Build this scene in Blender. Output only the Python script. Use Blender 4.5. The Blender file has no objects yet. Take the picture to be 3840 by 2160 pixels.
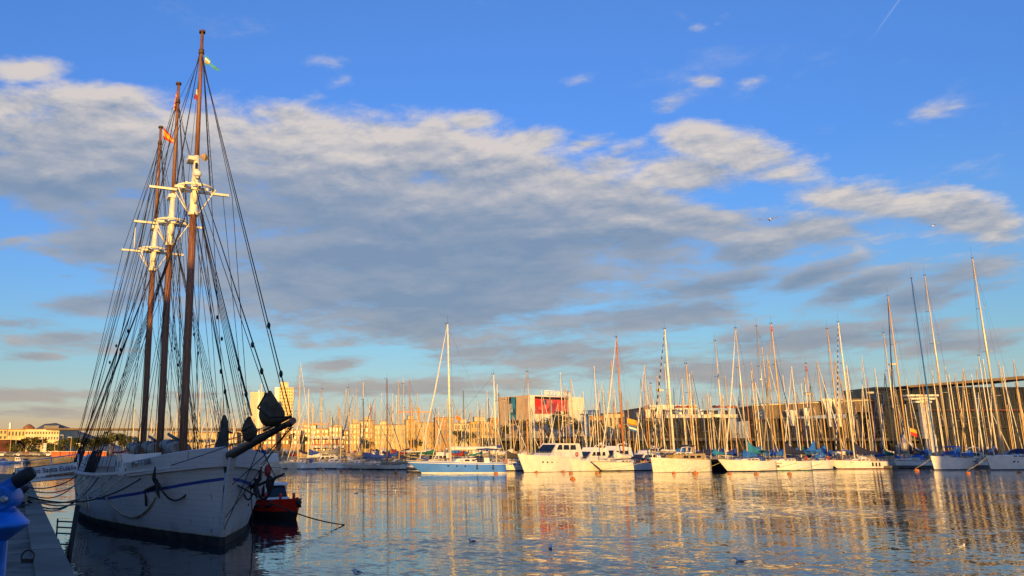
import bpy, bmesh, math, random
from mathutils import Vector, Matrix
random.seed(7)
sc = bpy.context.scene
COL = sc.collection
R = math.radians
# ------------------------------------------------------------------ camera
F, PX, PY, HOR, H = 3000.0, 1360.0, 1080.0, 1695.0, 3.3
PITCH = math.atan((HOR - PY) / F)
cp, sp = math.cos(PITCH), math.sin(PITCH)
cd = bpy.data.cameras.new('camera'); cam = bpy.data.objects.new('camera', cd); COL.objects.link(cam)
cam.location = (0, 0, H); cam.rotation_euler = (math.pi / 2 + PITCH, 0, 0)
cd.sensor_width = 36; cd.lens = F / 3840 * 36; cd.shift_x = (1920 - PX) / 3840
cd.clip_start = 0.1; cd.clip_end = 9000
sc.camera = cam
def ray(px, py):
    y = (PY - py) / F
    return Vector(((px - PX) / F, cp - y * sp, sp + y * cp))
def atz(px, py, z=0.0):                       # point of the plane z seen at a photo pixel
    r = ray(px, py); return r * ((z - H) / r.z) + Vector((0, 0, H))
def aty(px, py, Y):                           # point at forward distance Y seen at a photo pixel
    r = ray(px, py); return r * (Y / r.y) + Vector((0, 0, H))
# ------------------------------------------------------------------ light
SUN_EL, SUN_ROT = 5.0, 184.5
sd = bpy.data.lights.new('sun', 'SUN'); sun = bpy.data.objects.new('sun', sd); COL.objects.link(sun)
sd.energy = 5.0; sd.angle = R(0.5); sd.color = (1.0, 0.57, 0.14)
sun.rotation_euler = Vector((math.sin(R(SUN_ROT)) * math.cos(R(SUN_EL)), math.cos(R(SUN_ROT)) * math.cos(R(SUN_EL)), math.sin(R(SUN_EL)))).to_track_quat('Z', 'Y').to_euler()
vs = sc.view_settings
vs.view_transform = 'Standard'; vs.look = 'None'; vs.exposure = 0.45; vs.gamma = 1.0
sc.render.engine = 'CYCLES'
sc.cycles.max_bounces = 6; sc.cycles.transparent_max_bounces = 8; sc.cycles.sample_clamp_indirect = 6
sc.cycles.use_denoising = True
# ------------------------------------------------------------------ node helpers
class NX:                                      # tiny expression builder over math nodes
    def __init__(s, nt, sock): s.nt, s.s = nt, sock
    def op(s, o, b=None, c=None):
        n = s.nt.nodes.new('ShaderNodeMath'); n.operation = o
        s.nt.links.new(s.s, n.inputs[0])
        for i, v in ((1, b), (2, c)):
            if v is None: continue
            if isinstance(v, NX): s.nt.links.new(v.s, n.inputs[i])
            else: n.inputs[i].default_value = v
        return NX(s.nt, n.outputs[0])
    def __add__(s, b): return s.op('ADD', b)
    def __sub__(s, b): return s.op('SUBTRACT', b)
    def __mul__(s, b): return s.op('MULTIPLY', b)
    def __truediv__(s, b): return s.op('DIVIDE', b)
    def step(s, a, b):
        n = s.nt.nodes.new('ShaderNodeMapRange'); n.interpolation_type = 'SMOOTHSTEP'
        n.inputs['From Min'].default_value = a; n.inputs['From Max'].default_value = b
        s.nt.links.new(s.s, n.inputs['Value']); return NX(s.nt, n.outputs[0])
def mixc(nt, f, a, b, mode='MIX'):
    n = nt.nodes.new('ShaderNodeMix'); n.data_type = 'RGBA'; n.blend_type = mode
    def put(sock, v):
        if isinstance(v, NX): nt.links.new(v.s, sock)
        elif isinstance(v, bpy.types.NodeSocket): nt.links.new(v, sock)
        elif isinstance(v, (int, float)): sock.default_value = v
        else: sock.default_value = tuple(v) + ((1,) if len(v) == 3 else ())
    put(n.inputs[0], f); put(n.inputs[6], a); put(n.inputs[7], b)
    return n.outputs[2]
def lin(*c): return tuple((v / 255 / 12.92) if v <= 10 else ((v / 255 + .055) / 1.055) ** 2.4 for v in c)
# ------------------------------------------------------------------ sky
def make_world():
    w = bpy.data.worlds.new('World'); sc.world = w; w.use_nodes = True
    nt = w.node_tree; N, L = nt.nodes, nt.links
    sky = N.new('ShaderNodeTexSky'); sky.sky_type = 'NISHITA'; sky.sun_disc = False
    sky.sun_elevation = R(SUN_EL); sky.sun_rotation = R(SUN_ROT)
    tc = N.new('ShaderNodeTexCoord'); sep = N.new('ShaderNodeSeparateXYZ'); L.new(tc.outputs['Generated'], sep.inputs[0])
    X, Y, Z = (NX(nt, sep.outputs[i]) for i in range(3))
    ramp = N.new('ShaderNodeValToRGB'); L.new(Z.s, ramp.inputs[0])
    tab = [(0.0, (2.252, 2.263, 4.259)), (0.017, (1.672, 1.678, 3.187)), (0.03, (1.398, 1.356, 2.5)), (0.043, (1.157, 1.253, 2.413)), (0.062, (0.977, 1.22, 2.249)), (0.094, (0.83, 1.198, 2.033)), (0.126, (0.738, 1.205, 2.034)), (0.159, (0.712, 1.189, 2.109)), (0.191, (0.697, 1.19, 2.21)), (0.255, (0.662, 1.204, 2.44)), (0.347, (0.608, 1.205, 2.69)), (0.434, (0.67, 1.296, 2.856)), (0.513, (0.718, 1.356, 2.902))]
    e = ramp.color_ramp.elements
    while len(e) < len(tab): e.new(0.5)
    for el, (p, c) in zip(e, tab): el.position = p; el.color = (c[0] / 4, c[1] / 4, c[2] / 4, 1)
    tint = mixc(nt, 1.0, sky.outputs[0], ramp.outputs[0], 'MULTIPLY')
    base = mixc(nt, 1.0, tint, (3.75, 3.75, 3.75), 'MULTIPLY')
    Ya = Y.op('ABSOLUTE').op('MAXIMUM', .06)
    U, V = X / Ya, Z / Ya
    cmb = N.new('ShaderNodeCombineXYZ'); L.new(U.s, cmb.inputs[0]); L.new(V.s, cmb.inputs[1])
    def uv(px, py):
        r = ray(px, py); return r.x / r.y, r.z / r.y
    def blob(cx, cy, rx, ry, ang=0):           # soft patch of sky, in direction space
        u, v = uv(cx, cy); su = uv(cx + rx, cy)[0] - u; sv = uv(cx, cy - ry)[1] - v
        m = N.new('ShaderNodeMapping'); m.vector_type = 'TEXTURE'; L.new(cmb.outputs[0], m.inputs[0])
        m.inputs['Location'].default_value = (u, v, 0); m.inputs['Rotation'].default_value = (0, 0, R(-ang)); m.inputs['Scale'].default_value = (su, sv, 1)
        g = N.new('ShaderNodeTexGradient'); g.gradient_type = 'SPHERICAL'; L.new(m.outputs[0], g.inputs[0])
        return NX(nt, g.outputs['Fac'])
    def layer(u, v):                             # the cloud deck in perspective: finer toward the horizon
        q = v + .22; c = N.new('ShaderNodeCombineXYZ'); L.new((u / q).s, c.inputs[0]); L.new((q.op('POWER', -1.0) * -1.0).s, c.inputs[1]); return c
    deck, shift = layer(U, V), layer(U + .004, V + .014)
    def noise(scale, rot, detail, rough, dist=0.0, off=(0, 0), src=None):
        m = N.new('ShaderNodeMapping'); L.new((src or deck).outputs[0], m.inputs[0])
        m.inputs['Location'].default_value = (off[0], off[1], 0); m.inputs['Rotation'].default_value = (0, 0, R(rot)); m.inputs['Scale'].default_value = (scale[0], scale[1], 1)
        n = N.new('ShaderNodeTexNoise'); n.noise_dimensions = '2D'; L.new(m.outputs[0], n.inputs['Vector'])
        n.inputs['Scale'].default_value = 1; n.inputs['Detail'].default_value = detail; n.inputs['Roughness'].default_value = rough; n.inputs['Distortion'].default_value = dist
        return NX(nt, n.outputs['Fac'])
    blobs = [(1250, 800, 1450, 520, 7, 2.6), (350, 600, 900, 300, 2, 2.0), (2050, 780, 1000, 330, 8, 1.9), (120, 250, 260, 85, -6, 1.0), (60, 400, 420, 120, 0, 1.0), (420, 390, 380, 110, 10, 1.0), (1080, 440, 420, 110, 8, 1.25), (1450, 500, 520, 110, 10, 1.25), (1770, 455, 190, 70, -8, 1.05), (2000, 530, 260, 90, -10, 1.2),
             (2330, 565, 230, 70, -14, .95), (2640, 530, 300, 120, 8, 1.3), (2860, 610, 440, 170, 12, 1.5), (2600, 660, 480, 140, 4, 1.45), (2280, 620, 420, 110, -6, 1.25), (2200, 540, 260, 70, -10, 1.0), (3200, 750, 560, 150, 10, 1.2), (3600, 810, 500, 150, 12, 1.35), (3050, 860, 620, 130, -4, 1.25), (2600, 820, 900, 150, 4, 1.3),
             (1500, 1130, 1000, 300, 2, 1.5), (2000, 1320, 850, 150, 2, 1.15), (2850, 930, 420, 95, -12, 1.25), (2650, 1080, 560, 85, -10, 1.1), (3050, 1040, 420, 75, -20, 1.2), (3200, 1090, 420, 85, -18, 1.25), (3420, 1130, 460, 90, -14, 1.15), (2450, 1190, 800, 110, -6, 1.3), (3100, 1280, 900, 130, -4, 1.3), (3650, 1010, 420, 90, -14, 1.05), (2700, 1390, 1200, 120, 0, 1.2), (3600, 1100, 300, 60, -10, .9), (3500, 1300, 600, 80, -6, 1.1),
             (370, 950, 230, 70, 14, .95), (330, 1140, 420, 85, -6, 1.15), (60, 1215, 330, 70, 2, 1.15), (230, 1270, 420, 75, 2, 1.15), (120, 1335, 200, 45, 0, .9), (1280, 1365, 210, 62, -6, 1.3), (1500, 1455, 900, 80, 0, 1.0), (60, 1475, 700, 55, 0, 1.0), (450, 1485, 700, 55, 0, .9), (300, 1540, 900, 45, 0, .7),
             (1270, 240, 230, 90, 14, .62), (1290, 300, 150, 70, -30, .6), (2170, 302, 150, 50, -18, .66), (2500, 405, 200, 70, -20, .62), (2560, 70, 120, 55, 30, .52), (2610, 100, 100, 60, 0, .5), (2730, 50, 190, 65, -24, .46), (2830, 310, 110, 42, -14, .5), (2650, 305, 90, 40, 0, .5), (2930, 430, 160, 45, -14, .5), (3480, 425, 240, 60, -12, .42), (3090, 480, 260, 110, 10, .42), (250, 1030, 150, 45, -8, .75), (60, 900, 160, 40, -12, .7)]
    M = None
    for b in blobs:
        g = (blob(*b[:5]) * b[5])
        M = g if M is None else M.op('SMOOTH_MAX', g, .12)
    args = [((2.3, 3.6), -14, 6, .55, .1, (0, 0)), ((6.5, 9.5), -22, 10, .66, .2, (3, 7))]
    n1, n2 = noise(*args[0]), noise(*args[1]); u1, u2 = noise(*args[0], src=shift), noise(*args[1], src=shift); n3 = noise((1.0, 1.5), -8, 3, .5, .2, (9, 2))
    nn = n1 * .6 + n2 * .4
    Mc = M.op('MINIMUM', 1.1)
    D = Mc * 1.0 + (nn - .5) * 2.8 + (n3 - .5) * .5
    inside = M.step(0.0, .25)
    alpha = D.step(.28, .94) * inside * .92
    # sun-facing tops are pale, the deep body is blue grey
    line = V + U * .095
    top = (line + (n1 - .5) * .14 + (n2 - .5) * .05 + (n3 - .5) * .05).step(.285, .43)
    relief = ((n1 - u1) * .8 + (n2 - u2) * .4) * 3.6
    thick = D.step(.55, 1.5)
    lit = ((top * .70 + (thick * -1.0 + 1.0) * .20) + relief * (top * .85 + .25)).op('MINIMUM', 1.0).op('MAXIMUM', 0.0)
    low = V.step(.03, .20)
    grey = mixc(nt, low, lin(166, 160, 154), lin(126, 146, 171)); pale = mixc(nt, low, lin(204, 182, 158), lin(218, 208, 199))
    ccol = mixc(nt, lit, grey, pale)
    ccol = mixc(nt, 1.0, ccol, (7.4, 7.4, 7.4), 'MULTIPLY')
    out = mixc(nt, alpha, base, ccol)
    # contrail
    (u0, v0), (u1, v1) = uv(3400, -40), uv(3250, 172)
    dx, dy = u1 - u0, v1 - v0; ln = math.hypot(dx, dy)
    across = (U - u0) * (-dy / ln) + (V - v0) * (dx / ln); along = (U - u0) * (dx / ln) + (V - v0) * (dy / ln)
    tr = (across.op('ABSOLUTE') * -1.0).step(-.0022, -.0004) * (along * -1.0).step(-ln, -ln * .4) * Y.step(0, .01) * .16
    out = mixc(nt, tr, out, tuple(7.4 * c for c in lin(200, 212, 235)))
    bg = N['Background']; L.new(out, bg.inputs[0]); bg.inputs[1].default_value = .1
make_world()
# ------------------------------------------------------------------ materials
MATS = {}
def mat(name, col, rough=.6, var=.12, scale=3.0, metal=0.0, stretch=(1, 1, 1), bump=0.0, spec=.5, col2=None, detail=4, coord='Object'):
    if name in MATS: return MATS[name]
    m = bpy.data.materials.new(name); m.use_nodes = True; nt = m.node_tree; N, L = nt.nodes, nt.links
    b = N['Principled BSDF']; b.inputs['Roughness'].default_value = rough; b.inputs['Metallic'].default_value = metal
    b.inputs['Specular IOR Level'].default_value = spec
    tc = N.new('ShaderNodeTexCoord'); mp = N.new('ShaderNodeMapping'); L.new(tc.outputs[coord], mp.inputs[0]); mp.inputs['Scale'].default_value = stretch
    n = N.new('ShaderNodeTexNoise'); n.inputs['Scale'].default_value = scale; n.inputs['Detail'].default_value = detail; L.new(mp.outputs[0], n.inputs['Vector'])
    a = col2 or tuple(max(0, c * (1 - var * 2)) for c in col); c2 = col if col2 else tuple(min(1, c * (1 + var)) for c in col)
    f = NX(nt, n.outputs['Fac']).step(.3, .7)
    L.new(mixc(nt, f, a, c2), b.inputs['Base Color'])
    if bump:
        bp = N.new('ShaderNodeBump'); bp.inputs['Strength'].default_value = bump; bp.inputs['Distance'].default_value = .05
        L.new(n.outputs['Fac'], bp.inputs['Height']); L.new(bp.outputs[0], b.inputs['Normal'])
    MATS[name] = m; return m
W = lambda: MATS
mat('hull_white', (.80, .78, .74), .3, .05, .9); mat('hull_cream', (.74, .70, .58), .35, .06, .9); mat('hull_blue', (.07, .235, .85), .28, .08, .5)
mat('hull_black', (.005, .005, .006), .35, .2, 1); mat('hull_green', (.42, .56, .50), .4, .1, 1); mat('hull_grey', (.42, .44, .46), .4, .1, 1); mat('hull_navy', (.02, .04, .12), .25, .2, 1); mat('hull_red', (.45, .04, .03), .4, .15, 1)
mat('antifoul', (.035, .03, .028), .8, .3, 2); mat('boot_yellow', (.42, .38, .22), .7, .2, 2); mat('ship_blue', (.03, .06, .30), .5, .1, 2)
mat('antifoul_red', (.22, .03, .02), .7, .3, 2); mat('antifoul_blue', (.03, .06, .18), .7, .3, 2)
mat('deck_white', (.70, .69, .66), .6, .08, 3); mat('deck_teak', (.32, .20, .11), .7, .2, 3, stretch=(1, 9, 1))
mat('spar_wood', (.22, .10, .052), .5, .22, 3, stretch=(6, 6, .5), bump=.1); mat('spar_orange', (.52, .19, .035), .4, .15, 3, stretch=(4, 4, .4)); mat('spar_dark', (.085, .05, .03), .6, .25, 3, stretch=(1, 4, 4))
mat('spar_white', (.80, .75, .60), .45, .08, 2); mat('alu', (.66, .58, .44), .38, .12, 1.5, metal=.25, stretch=(3, 3, .3)); mat('alu_grey', (.40, .40, .40), .38, .12, 1.5, metal=.3, stretch=(3, 3, .3)); mat('alu_dark', (.07, .065, .07), .4, .15, 1.5, stretch=(3, 3, .3)); mat('alu_gold', (.62, .40, .15), .42, .12, 1.5, stretch=(3, 3, .3))
mat('rope_dark', (.022, .02, .02), .9, .2, 6); mat('rope_light', (.42, .36, .26), .9, .2, 6); mat('rope_yellow', (.40, .36, .10), .9, .2, 6); mat('rope_white', (.66, .64, .56), .9, .15, 6); mat('wire', (.16, .15, .14), .5, .1, 4, metal=.5)
mat('canvas_grey', (.30, .28, .25), .9, .18, 3, bump=.5); mat('canvas_dark', (.06, .055, .045), .9, .2, 3, bump=.4); mat('canvas_sage', (.085, .062, .034), .9, .22, 3, bump=.6)
mat('canvas_blue', (.015, .055, .30), .85, .2, 3, bump=.3); mat('canvas_bright', (.02, .14, .52), .85, .15, 3, bump=.3); mat('canvas_navy', (.015, .02, .07), .85, .2, 3, bump=.3); mat('canvas_white', (.72, .68, .60), .85, .08, 2.5, bump=.45); mat('canvas_red', (.28, .03, .03), .85, .2, 3, bump=.3); mat('canvas_tan', (.40, .30, .18), .85, .15, 3, bump=.3); mat('canvas_green', (.01, .16, .12), .85, .15, 3, bump=.3); mat('canvas_ochre', (.36, .17, .03), .85, .2, 3, bump=.3); mat('canvas_teal', (.02, .22, .40), .85, .15, 3, bump=.3)
mat('glass_dark', (.012, .014, .018), .12, .2, 2); mat('steel', (.60, .58, .55), .3, .1, 4, metal=.7); mat('rubber', (.018, .018, .02), .7, .2, 4)
mat('red_paint', (.72, .028, .012), .35, .12, 2); mat('red_bright', (.55, .06, .02), .5, .15, 2); mat('orange', (.55, .17, .02), .6, .25, 3); mat('blue_paint', (.008, .18, .66), .42, .22, 5, bump=.15); mat('blue_tower', (.03, .14, .42), .45, .15, .5)
mat('concrete', (.115, .10, .085), .9, .3, 1.6, bump=.5, detail=10); mat('stone', (.17, .15, .125), .9, .2, .5, bump=.3, detail=8); mat('asphalt', (.06, .058, .055), .95, .2, .6)
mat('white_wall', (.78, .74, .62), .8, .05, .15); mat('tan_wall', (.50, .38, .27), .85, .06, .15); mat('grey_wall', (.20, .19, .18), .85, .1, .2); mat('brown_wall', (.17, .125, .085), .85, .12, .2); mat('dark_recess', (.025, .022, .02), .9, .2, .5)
for i, c in enumerate([(.56, .37, .13), (.48, .26, .085), (.60, .45, .20), (.38, .21, .08), (.66, .55, .33), (.50, .36, .16)]): mat('facade%d' % i, c, .85, .10, .12)
mat('brick', (.36, .13, .05), .9, .15, 1); mat('roof_tile', (.26, .12, .06), .9, .2, 1); mat('terracotta', (.50, .13, .04), .85, .15, .5); mat('maroon', (.10, .025, .02), .9, .15, .5)
mat('window_dark', (.05, .042, .035), .25, .3, .6); mat('leaf', (.075, .085, .018), .8, .4, .35, detail=6, col2=(.025, .035, .008)); mat('leaf_warm', (.16, .12, .03), .8, .4, .35, detail=6, col2=(.05, .045, .012)); mat('leaf_olive', (.12, .125, .03), .8, .4, .35, detail=6, col2=(.04, .05, .012)); mat('bark', (.10, .07, .045), .9, .3, 4)
mat('skin_grey', (.45, .46, .47), .8, .1, 8); mat('feather_white', (.75, .75, .74), .8, .08, 8); mat('feather_dark', (.04, .04, .045), .8, .2, 8)
mat('flag_red', (.55, .03, .02), .8, .1, 3); mat('flag_yellow', (.75, .38, .02), .8, .1, 3); mat('flag_white', (.78, .74, .66), .8, .06, 3); mat('flag_green', (.05, .27, .42), .8, .1, 3); mat('flag_blue', (.03, .12, .30), .8, .1, 3)
mat('letter_navy', (.035, .05, .16), .7, .1, 5); mat('letter_dark', (.02, .022, .03), .7, .1, 5); mat('letter_white', (.80, .80, .78), .6, .04, 2); mat('poster_red', (.30, .016, .03), .5, .3, .5, col2=(.55, .14, .11)); mat('poster_dark', (.03, .012, .015), .5, .2, .5); mat('poster_blue', (.012, .02, .035), .5, .3, .3, col2=(.03, .25, .40), detail=3); mat('poster_pink', (.58, .04, .10), .5, .15, .5); mat('letter_rose', (.75, .12, .14), .5, .1, 1)
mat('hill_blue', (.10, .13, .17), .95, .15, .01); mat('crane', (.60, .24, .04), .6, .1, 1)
mat('car_a', (.55, .55, .56), .3, .05, 1); mat('car_b', (.05, .05, .06), .3, .1, 1); mat('car_c', (.40, .04, .03), .3, .1, 1)
def striped(name, a, b, freq):
    m = bpy.data.materials.new(name); m.use_nodes = True; nt = m.node_tree; N, L = nt.nodes, nt.links
    tc = N.new('ShaderNodeTexCoord'); s = N.new('ShaderNodeSeparateXYZ'); L.new(tc.outputs['Object'], s.inputs[0])
    f = (NX(nt, s.outputs[2]) * freq + NX(nt, s.outputs[1]) * freq * .8).op('FRACT').step(.42, .58)
    L.new(mixc(nt, f, a, b), N['Principled BSDF'].inputs['Base Color']); N['Principled BSDF'].inputs['Roughness'].default_value = .8
    MATS[name] = m
def planked(name, col):                          # painted planking: fine seams, scuffs and thin rust runs
    m = bpy.data.materials.new(name); m.use_nodes = True; nt = m.node_tree; N, L = nt.nodes, nt.links; b = N['Principled BSDF']; b.inputs['Roughness'].default_value = .5
    tc = N.new('ShaderNodeTexCoord'); sp_ = N.new('ShaderNodeSeparateXYZ'); L.new(tc.outputs['Object'], sp_.inputs[0])
    def nz(scale, stretch, det):
        mp = N.new('ShaderNodeMapping'); L.new(tc.outputs['Object'], mp.inputs[0]); mp.inputs['Scale'].default_value = stretch
        n = N.new('ShaderNodeTexNoise'); n.inputs['Scale'].default_value = scale; n.inputs['Detail'].default_value = det; L.new(mp.outputs[0], n.inputs['Vector']); return NX(nt, n.outputs['Fac'])
    z = NX(nt, sp_.outputs[2]) + (nz(.35, (1, 1, 1), 2) - .5) * .3
    seam = ((z * 5.2).op('FRACT') - .5).op('ABSOLUTE').step(.40, .5)
    runs = nz(1.3, (5, 5, .35), 5).step(.60, .76); patch = nz(.8, (1, 1, .6), 5).step(.45, .7); low = (NX(nt, sp_.outputs[2]) * -1.0).step(-.95, -.3)
    c = mixc(nt, patch * .45, col, tuple(v * .80 for v in col)); c = mixc(nt, seam * .38, c, tuple(v * .45 for v in col)); c = mixc(nt, runs * .60, c, (.30, .22, .15)); c = mixc(nt, low * (patch * .6 + .2), c, (.20, .20, .15))
    L.new(c, b.inputs['Base Color']); bp = N.new('ShaderNodeBump'); bp.inputs['Strength'].default_value = .25; bp.inputs['Distance'].default_value = .01; bp.invert = True; L.new(seam.s, bp.inputs['Height']); L.new(bp.outputs[0], b.inputs['Normal'])
    MATS[name] = m
planked('ship_white', (.56, .54, .53))
striped('stripe_blue', (.02, .05, .22), (.45, .45, .48), .9)
striped('stripe_black', (.02, .025, .035), (.34, .36, .38), .9)
def tower_mat(name, wall, win, sx, sz):
    m = bpy.data.materials.new(name); m.use_nodes = True; nt = m.node_tree; N, L = nt.nodes, nt.links
    tc = N.new('ShaderNodeTexCoord'); s = N.new('ShaderNodeSeparateXYZ'); L.new(tc.outputs['Object'], s.inputs[0])
    x = ((NX(nt, s.outputs[0]) + NX(nt, s.outputs[1])) / sx).op('FRACT'); z = (NX(nt, s.outputs[2]) / sz).op('FRACT')
    f = x.step(.28, .36) * z.step(.34, .44)
    b = N['Principled BSDF']; L.new(mixc(nt, f, wall, win), b.inputs['Base Color']); b.inputs['Roughness'].default_value = .7
    MATS[name] = m
tower_mat('tower_grid', (.72, .60, .30), (.34, .25, .10), 5.4, 7.5)
tower_mat('tower_glass', (.56, .50, .33), (.46, .42, .29), 9.0, 6.0)
def water_mat():
    m = bpy.data.materials.new('water'); m.use_nodes = True; nt = m.node_tree; N, L = nt.nodes, nt.links
    b = N['Principled BSDF']; b.inputs['Base Color'].default_value = (.006, .018, .026, 1); b.inputs['Roughness'].default_value = .03; b.inputs['IOR'].default_value = 1.33
    geo = N.new('ShaderNodeNewGeometry')
    def nz(scale, stretch, det, off):
        mp = N.new('ShaderNodeMapping'); L.new(geo.outputs['Position'], mp.inputs[0]); mp.inputs['Scale'].default_value = stretch; mp.inputs['Location'].default_value = off; mp.inputs['Rotation'].default_value = (0, 0, R(9))
        n = N.new('ShaderNodeTexNoise'); n.inputs['Scale'].default_value = scale; n.inputs['Detail'].default_value = det; n.inputs['Roughness'].default_value = .55
        L.new(mp.outputs[0], n.inputs['Vector']); return n
    sx = sy = None
    wind = NX(nt, nz(.03, (1, 1.8, 1), 2, (2, 5, 0)).outputs['Fac']).step(.38, .64)
    ps = N.new('ShaderNodeSeparateXYZ'); L.new(geo.outputs['Position'], ps.inputs[0])
    breeze = ((NX(nt, ps.outputs[0]) - NX(nt, ps.outputs[1]) * .42) + (wind - .5) * 22).step(-24, 10)   # a breeze ruffles the open south side of the basin
    # calm belt just in front of the moored boats, breeze over the open basin
    for sc_, st, det, off, amp in ((.45, (.55, 1, 1), 1, (0, 0, 0), .05), (1.5, (.6, 1, 1), 2, (7, 3, 0), .075), (5.0, (.7, 1, 1), 2, (1, 9, 0), .13)):
        n = nz(sc_, st, det, off); s = N.new('ShaderNodeSeparateColor'); L.new(n.outputs['Color'], s.inputs[0])
        k = (wind * .75 + .45) * (breeze * (.35 if sc_ < 1 else 1.4) + 1.0)
        a = (NX(nt, s.outputs[0]) - .5) * (amp * .45) * k; c = (NX(nt, s.outputs[1]) - .5) * amp * k
        sx, sy = (a, c) if sx is None else (sx + a, sy + c)
    cb = N.new('ShaderNodeCombineXYZ'); L.new(sx.s, cb.inputs[0]); L.new(sy.s, cb.inputs[1]); cb.inputs[2].default_value = 1
    v = N.new('ShaderNodeVectorMath'); v.operation = 'NORMALIZE'; L.new(cb.outputs[0], v.inputs[0]); L.new(v.outputs[0], b.inputs['Normal'])
    MATS['water'] = m
water_mat()
# ------------------------------------------------------------------ mesh helpers
class MB:
    def __init__(s): s.v, s.f, s.m, s.sm = [], [], [], []
    def add(s, vs, fs, mi=0, smooth=False):
        o = len(s.v); s.v += [tuple(p) for p in vs]
        for f in fs: s.f.append(tuple(i + o for i in f)); s.m.append(mi); s.sm.append(smooth)
        return s
    def box(s, cx, cy, cz, sx, sy, sz, mi=0, rz=0.0, top=1.0):
        c, n = math.cos(rz), math.sin(rz); vs = []
        for z in (-1, 1):
            k = top if z > 0 else 1.0
            for x, y in ((-1, -1), (1, -1), (1, 1), (-1, 1)):
                a, b = x * sx / 2 * k, y * sy / 2 * k
                vs.append((cx + a * c - b * n, cy + a * n + b * c, cz + z * sz / 2))
        return s.add(vs, [(3, 2, 1, 0), (4, 5, 6, 7), (0, 1, 5, 4), (1, 2, 6, 5), (2, 3, 7, 6), (3, 0, 4, 7)], mi)
    def path(s, pts, r, n=6, mi=0, closed=False):
        pts = [Vector(p) for p in pts]; rs = r if isinstance(r, (list, tuple)) else [r] * len(pts)
        rings = []
        for i, p in enumerate(pts):
            if closed: t = pts[(i + 1) % len(pts)] - pts[i - 1]
            else: t = pts[min(i + 1, len(pts) - 1)] - pts[max(i - 1, 0)]
            t.normalize(); a = t.orthogonal() if abs(t.z) > .95 else t.cross(Vector((0, 0, 1)))
            if abs(t.z) > .95: a = t.cross(Vector((0, 1, 0)))
            a.normalize(); b = t.cross(a)
            rings.append([p + (a * math.cos(2 * math.pi * k / n) + b * math.sin(2 * math.pi * k / n)) * rs[i] for k in range(n)])
        return s.loft(rings, mi, cap=not closed, loop=closed)
    def tube(s, p, q, r, r2=None, n=8, mi=0): return s.path([p, q], [r, r if r2 is None else r2], n, mi)
    def loft(s, rings, mi=0, cap=True, loop=False, smooth=True, openring=False):
        n = len(rings[0]); vs = [p for r in rings for p in r]; fs = []
        for i in range(len(rings) - (0 if loop else 1)):
            j = (i + 1) % len(rings)
            for k in range(n - (1 if openring else 0)):
                k2 = (k + 1) % n; fs.append((i * n + k, i * n + k2, j * n + k2, j * n + k))
        s.add(vs, fs, mi, smooth)
        if cap and not loop and not openring:
            o = len(s.v) - len(vs)
            s.f.append(tuple(o + k for k in reversed(range(n)))); s.f.append(tuple(o + (len(rings) - 1) * n + k for k in range(n))); s.m += [mi, mi]; s.sm += [False, False]
        return s
    def prism(s, prof, y0, y1, mi=0, ins=0.0):  # x-z outline pushed along y, upper points drawn in by ins
        zs = [p[1] for p in prof]; lo, hi = min(zs), max(zs); n = len(prof)
        k = lambda z: ins * (z - lo) / max(1e-6, hi - lo)
        vs = [(x, y0 + k(z), z) for x, z in prof] + [(x, y1 - k(z), z) for x, z in prof]
        return s.add(vs, [tuple(range(n)), tuple(reversed(range(n, 2 * n)))] + [(i, i + n, (i + 1) % n + n, (i + 1) % n) for i in range(n)], mi)
    def slab(s, poly, z0, z1, mi=0):            # x-y outline raised from z0 to z1
        n = len(poly)
        return s.add([(x, y, z0) for x, y in poly] + [(x, y, z1) for x, y in poly], [tuple(reversed(range(n))), tuple(range(n, 2 * n))] + [(i, (i + 1) % n, (i + 1) % n + n, i + n) for i in range(n)], mi)
    def ball(s, c, rx, ry, rz, n=10, m=7, mi=0):
        rings = []
        for i in range(m + 1):
            a = -math.pi / 2 + math.pi * i / m; q = max(.02, math.cos(a))
            rings.append([(c[0] + rx * q * math.cos(2 * math.pi * k / n), c[1] + ry * q * math.sin(2 * math.pi * k / n), c[2] + rz * math.sin(a)) for k in range(n)])
        return s.loft(rings, mi)
    def mesh(s, name, mats):
        me = bpy.data.meshes.new(name); me.from_pydata(s.v, [], s.f)
        for m in (mats if isinstance(mats, (list, tuple)) else [mats]): me.materials.append(MATS[m])
        me.polygons.foreach_set('material_index', s.m); me.polygons.foreach_set('use_smooth', s.sm)
        bm = bmesh.new(); bm.from_mesh(me); bmesh.ops.recalc_face_normals(bm, faces=bm.faces); bm.to_mesh(me); bm.free()
        return me
    def build(s, name, mats, parent=None, **k): return put(name, s.mesh(name, mats), parent, **k)
def put(name, me, parent=None, loc=None, rz=None, scale=None):
    o = bpy.data.objects.new(name, me); COL.objects.link(o)
    if parent is not None: o.parent = parent
    if loc is not None: o.location = loc
    if rz is not None: o.rotation_euler = (0, 0, rz)
    if scale is not None: o.scale = scale
    return o
def tag(o, label=None, cat=None, group=None, kind=None):
    for k, v in (('label', label), ('category', cat), ('group', group), ('kind', kind)):
        if v: o[k] = v
    return o
def thing(name, label, cat, loc=(0, 0, 0), rz=0.0, group=None):
    o = bpy.data.objects.new(name, None); COL.objects.link(o); o.empty_display_size = .2
    o.location = loc; o.rotation_euler = (0, 0, rz); return tag(o, label, cat, group)
def copy_tree(o, parent=None):
    c = o.copy(); COL.objects.link(c)
    if parent is not None: c.parent = parent
    for ch in [x for x in o.children]: copy_tree(ch, c)
    return c
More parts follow.
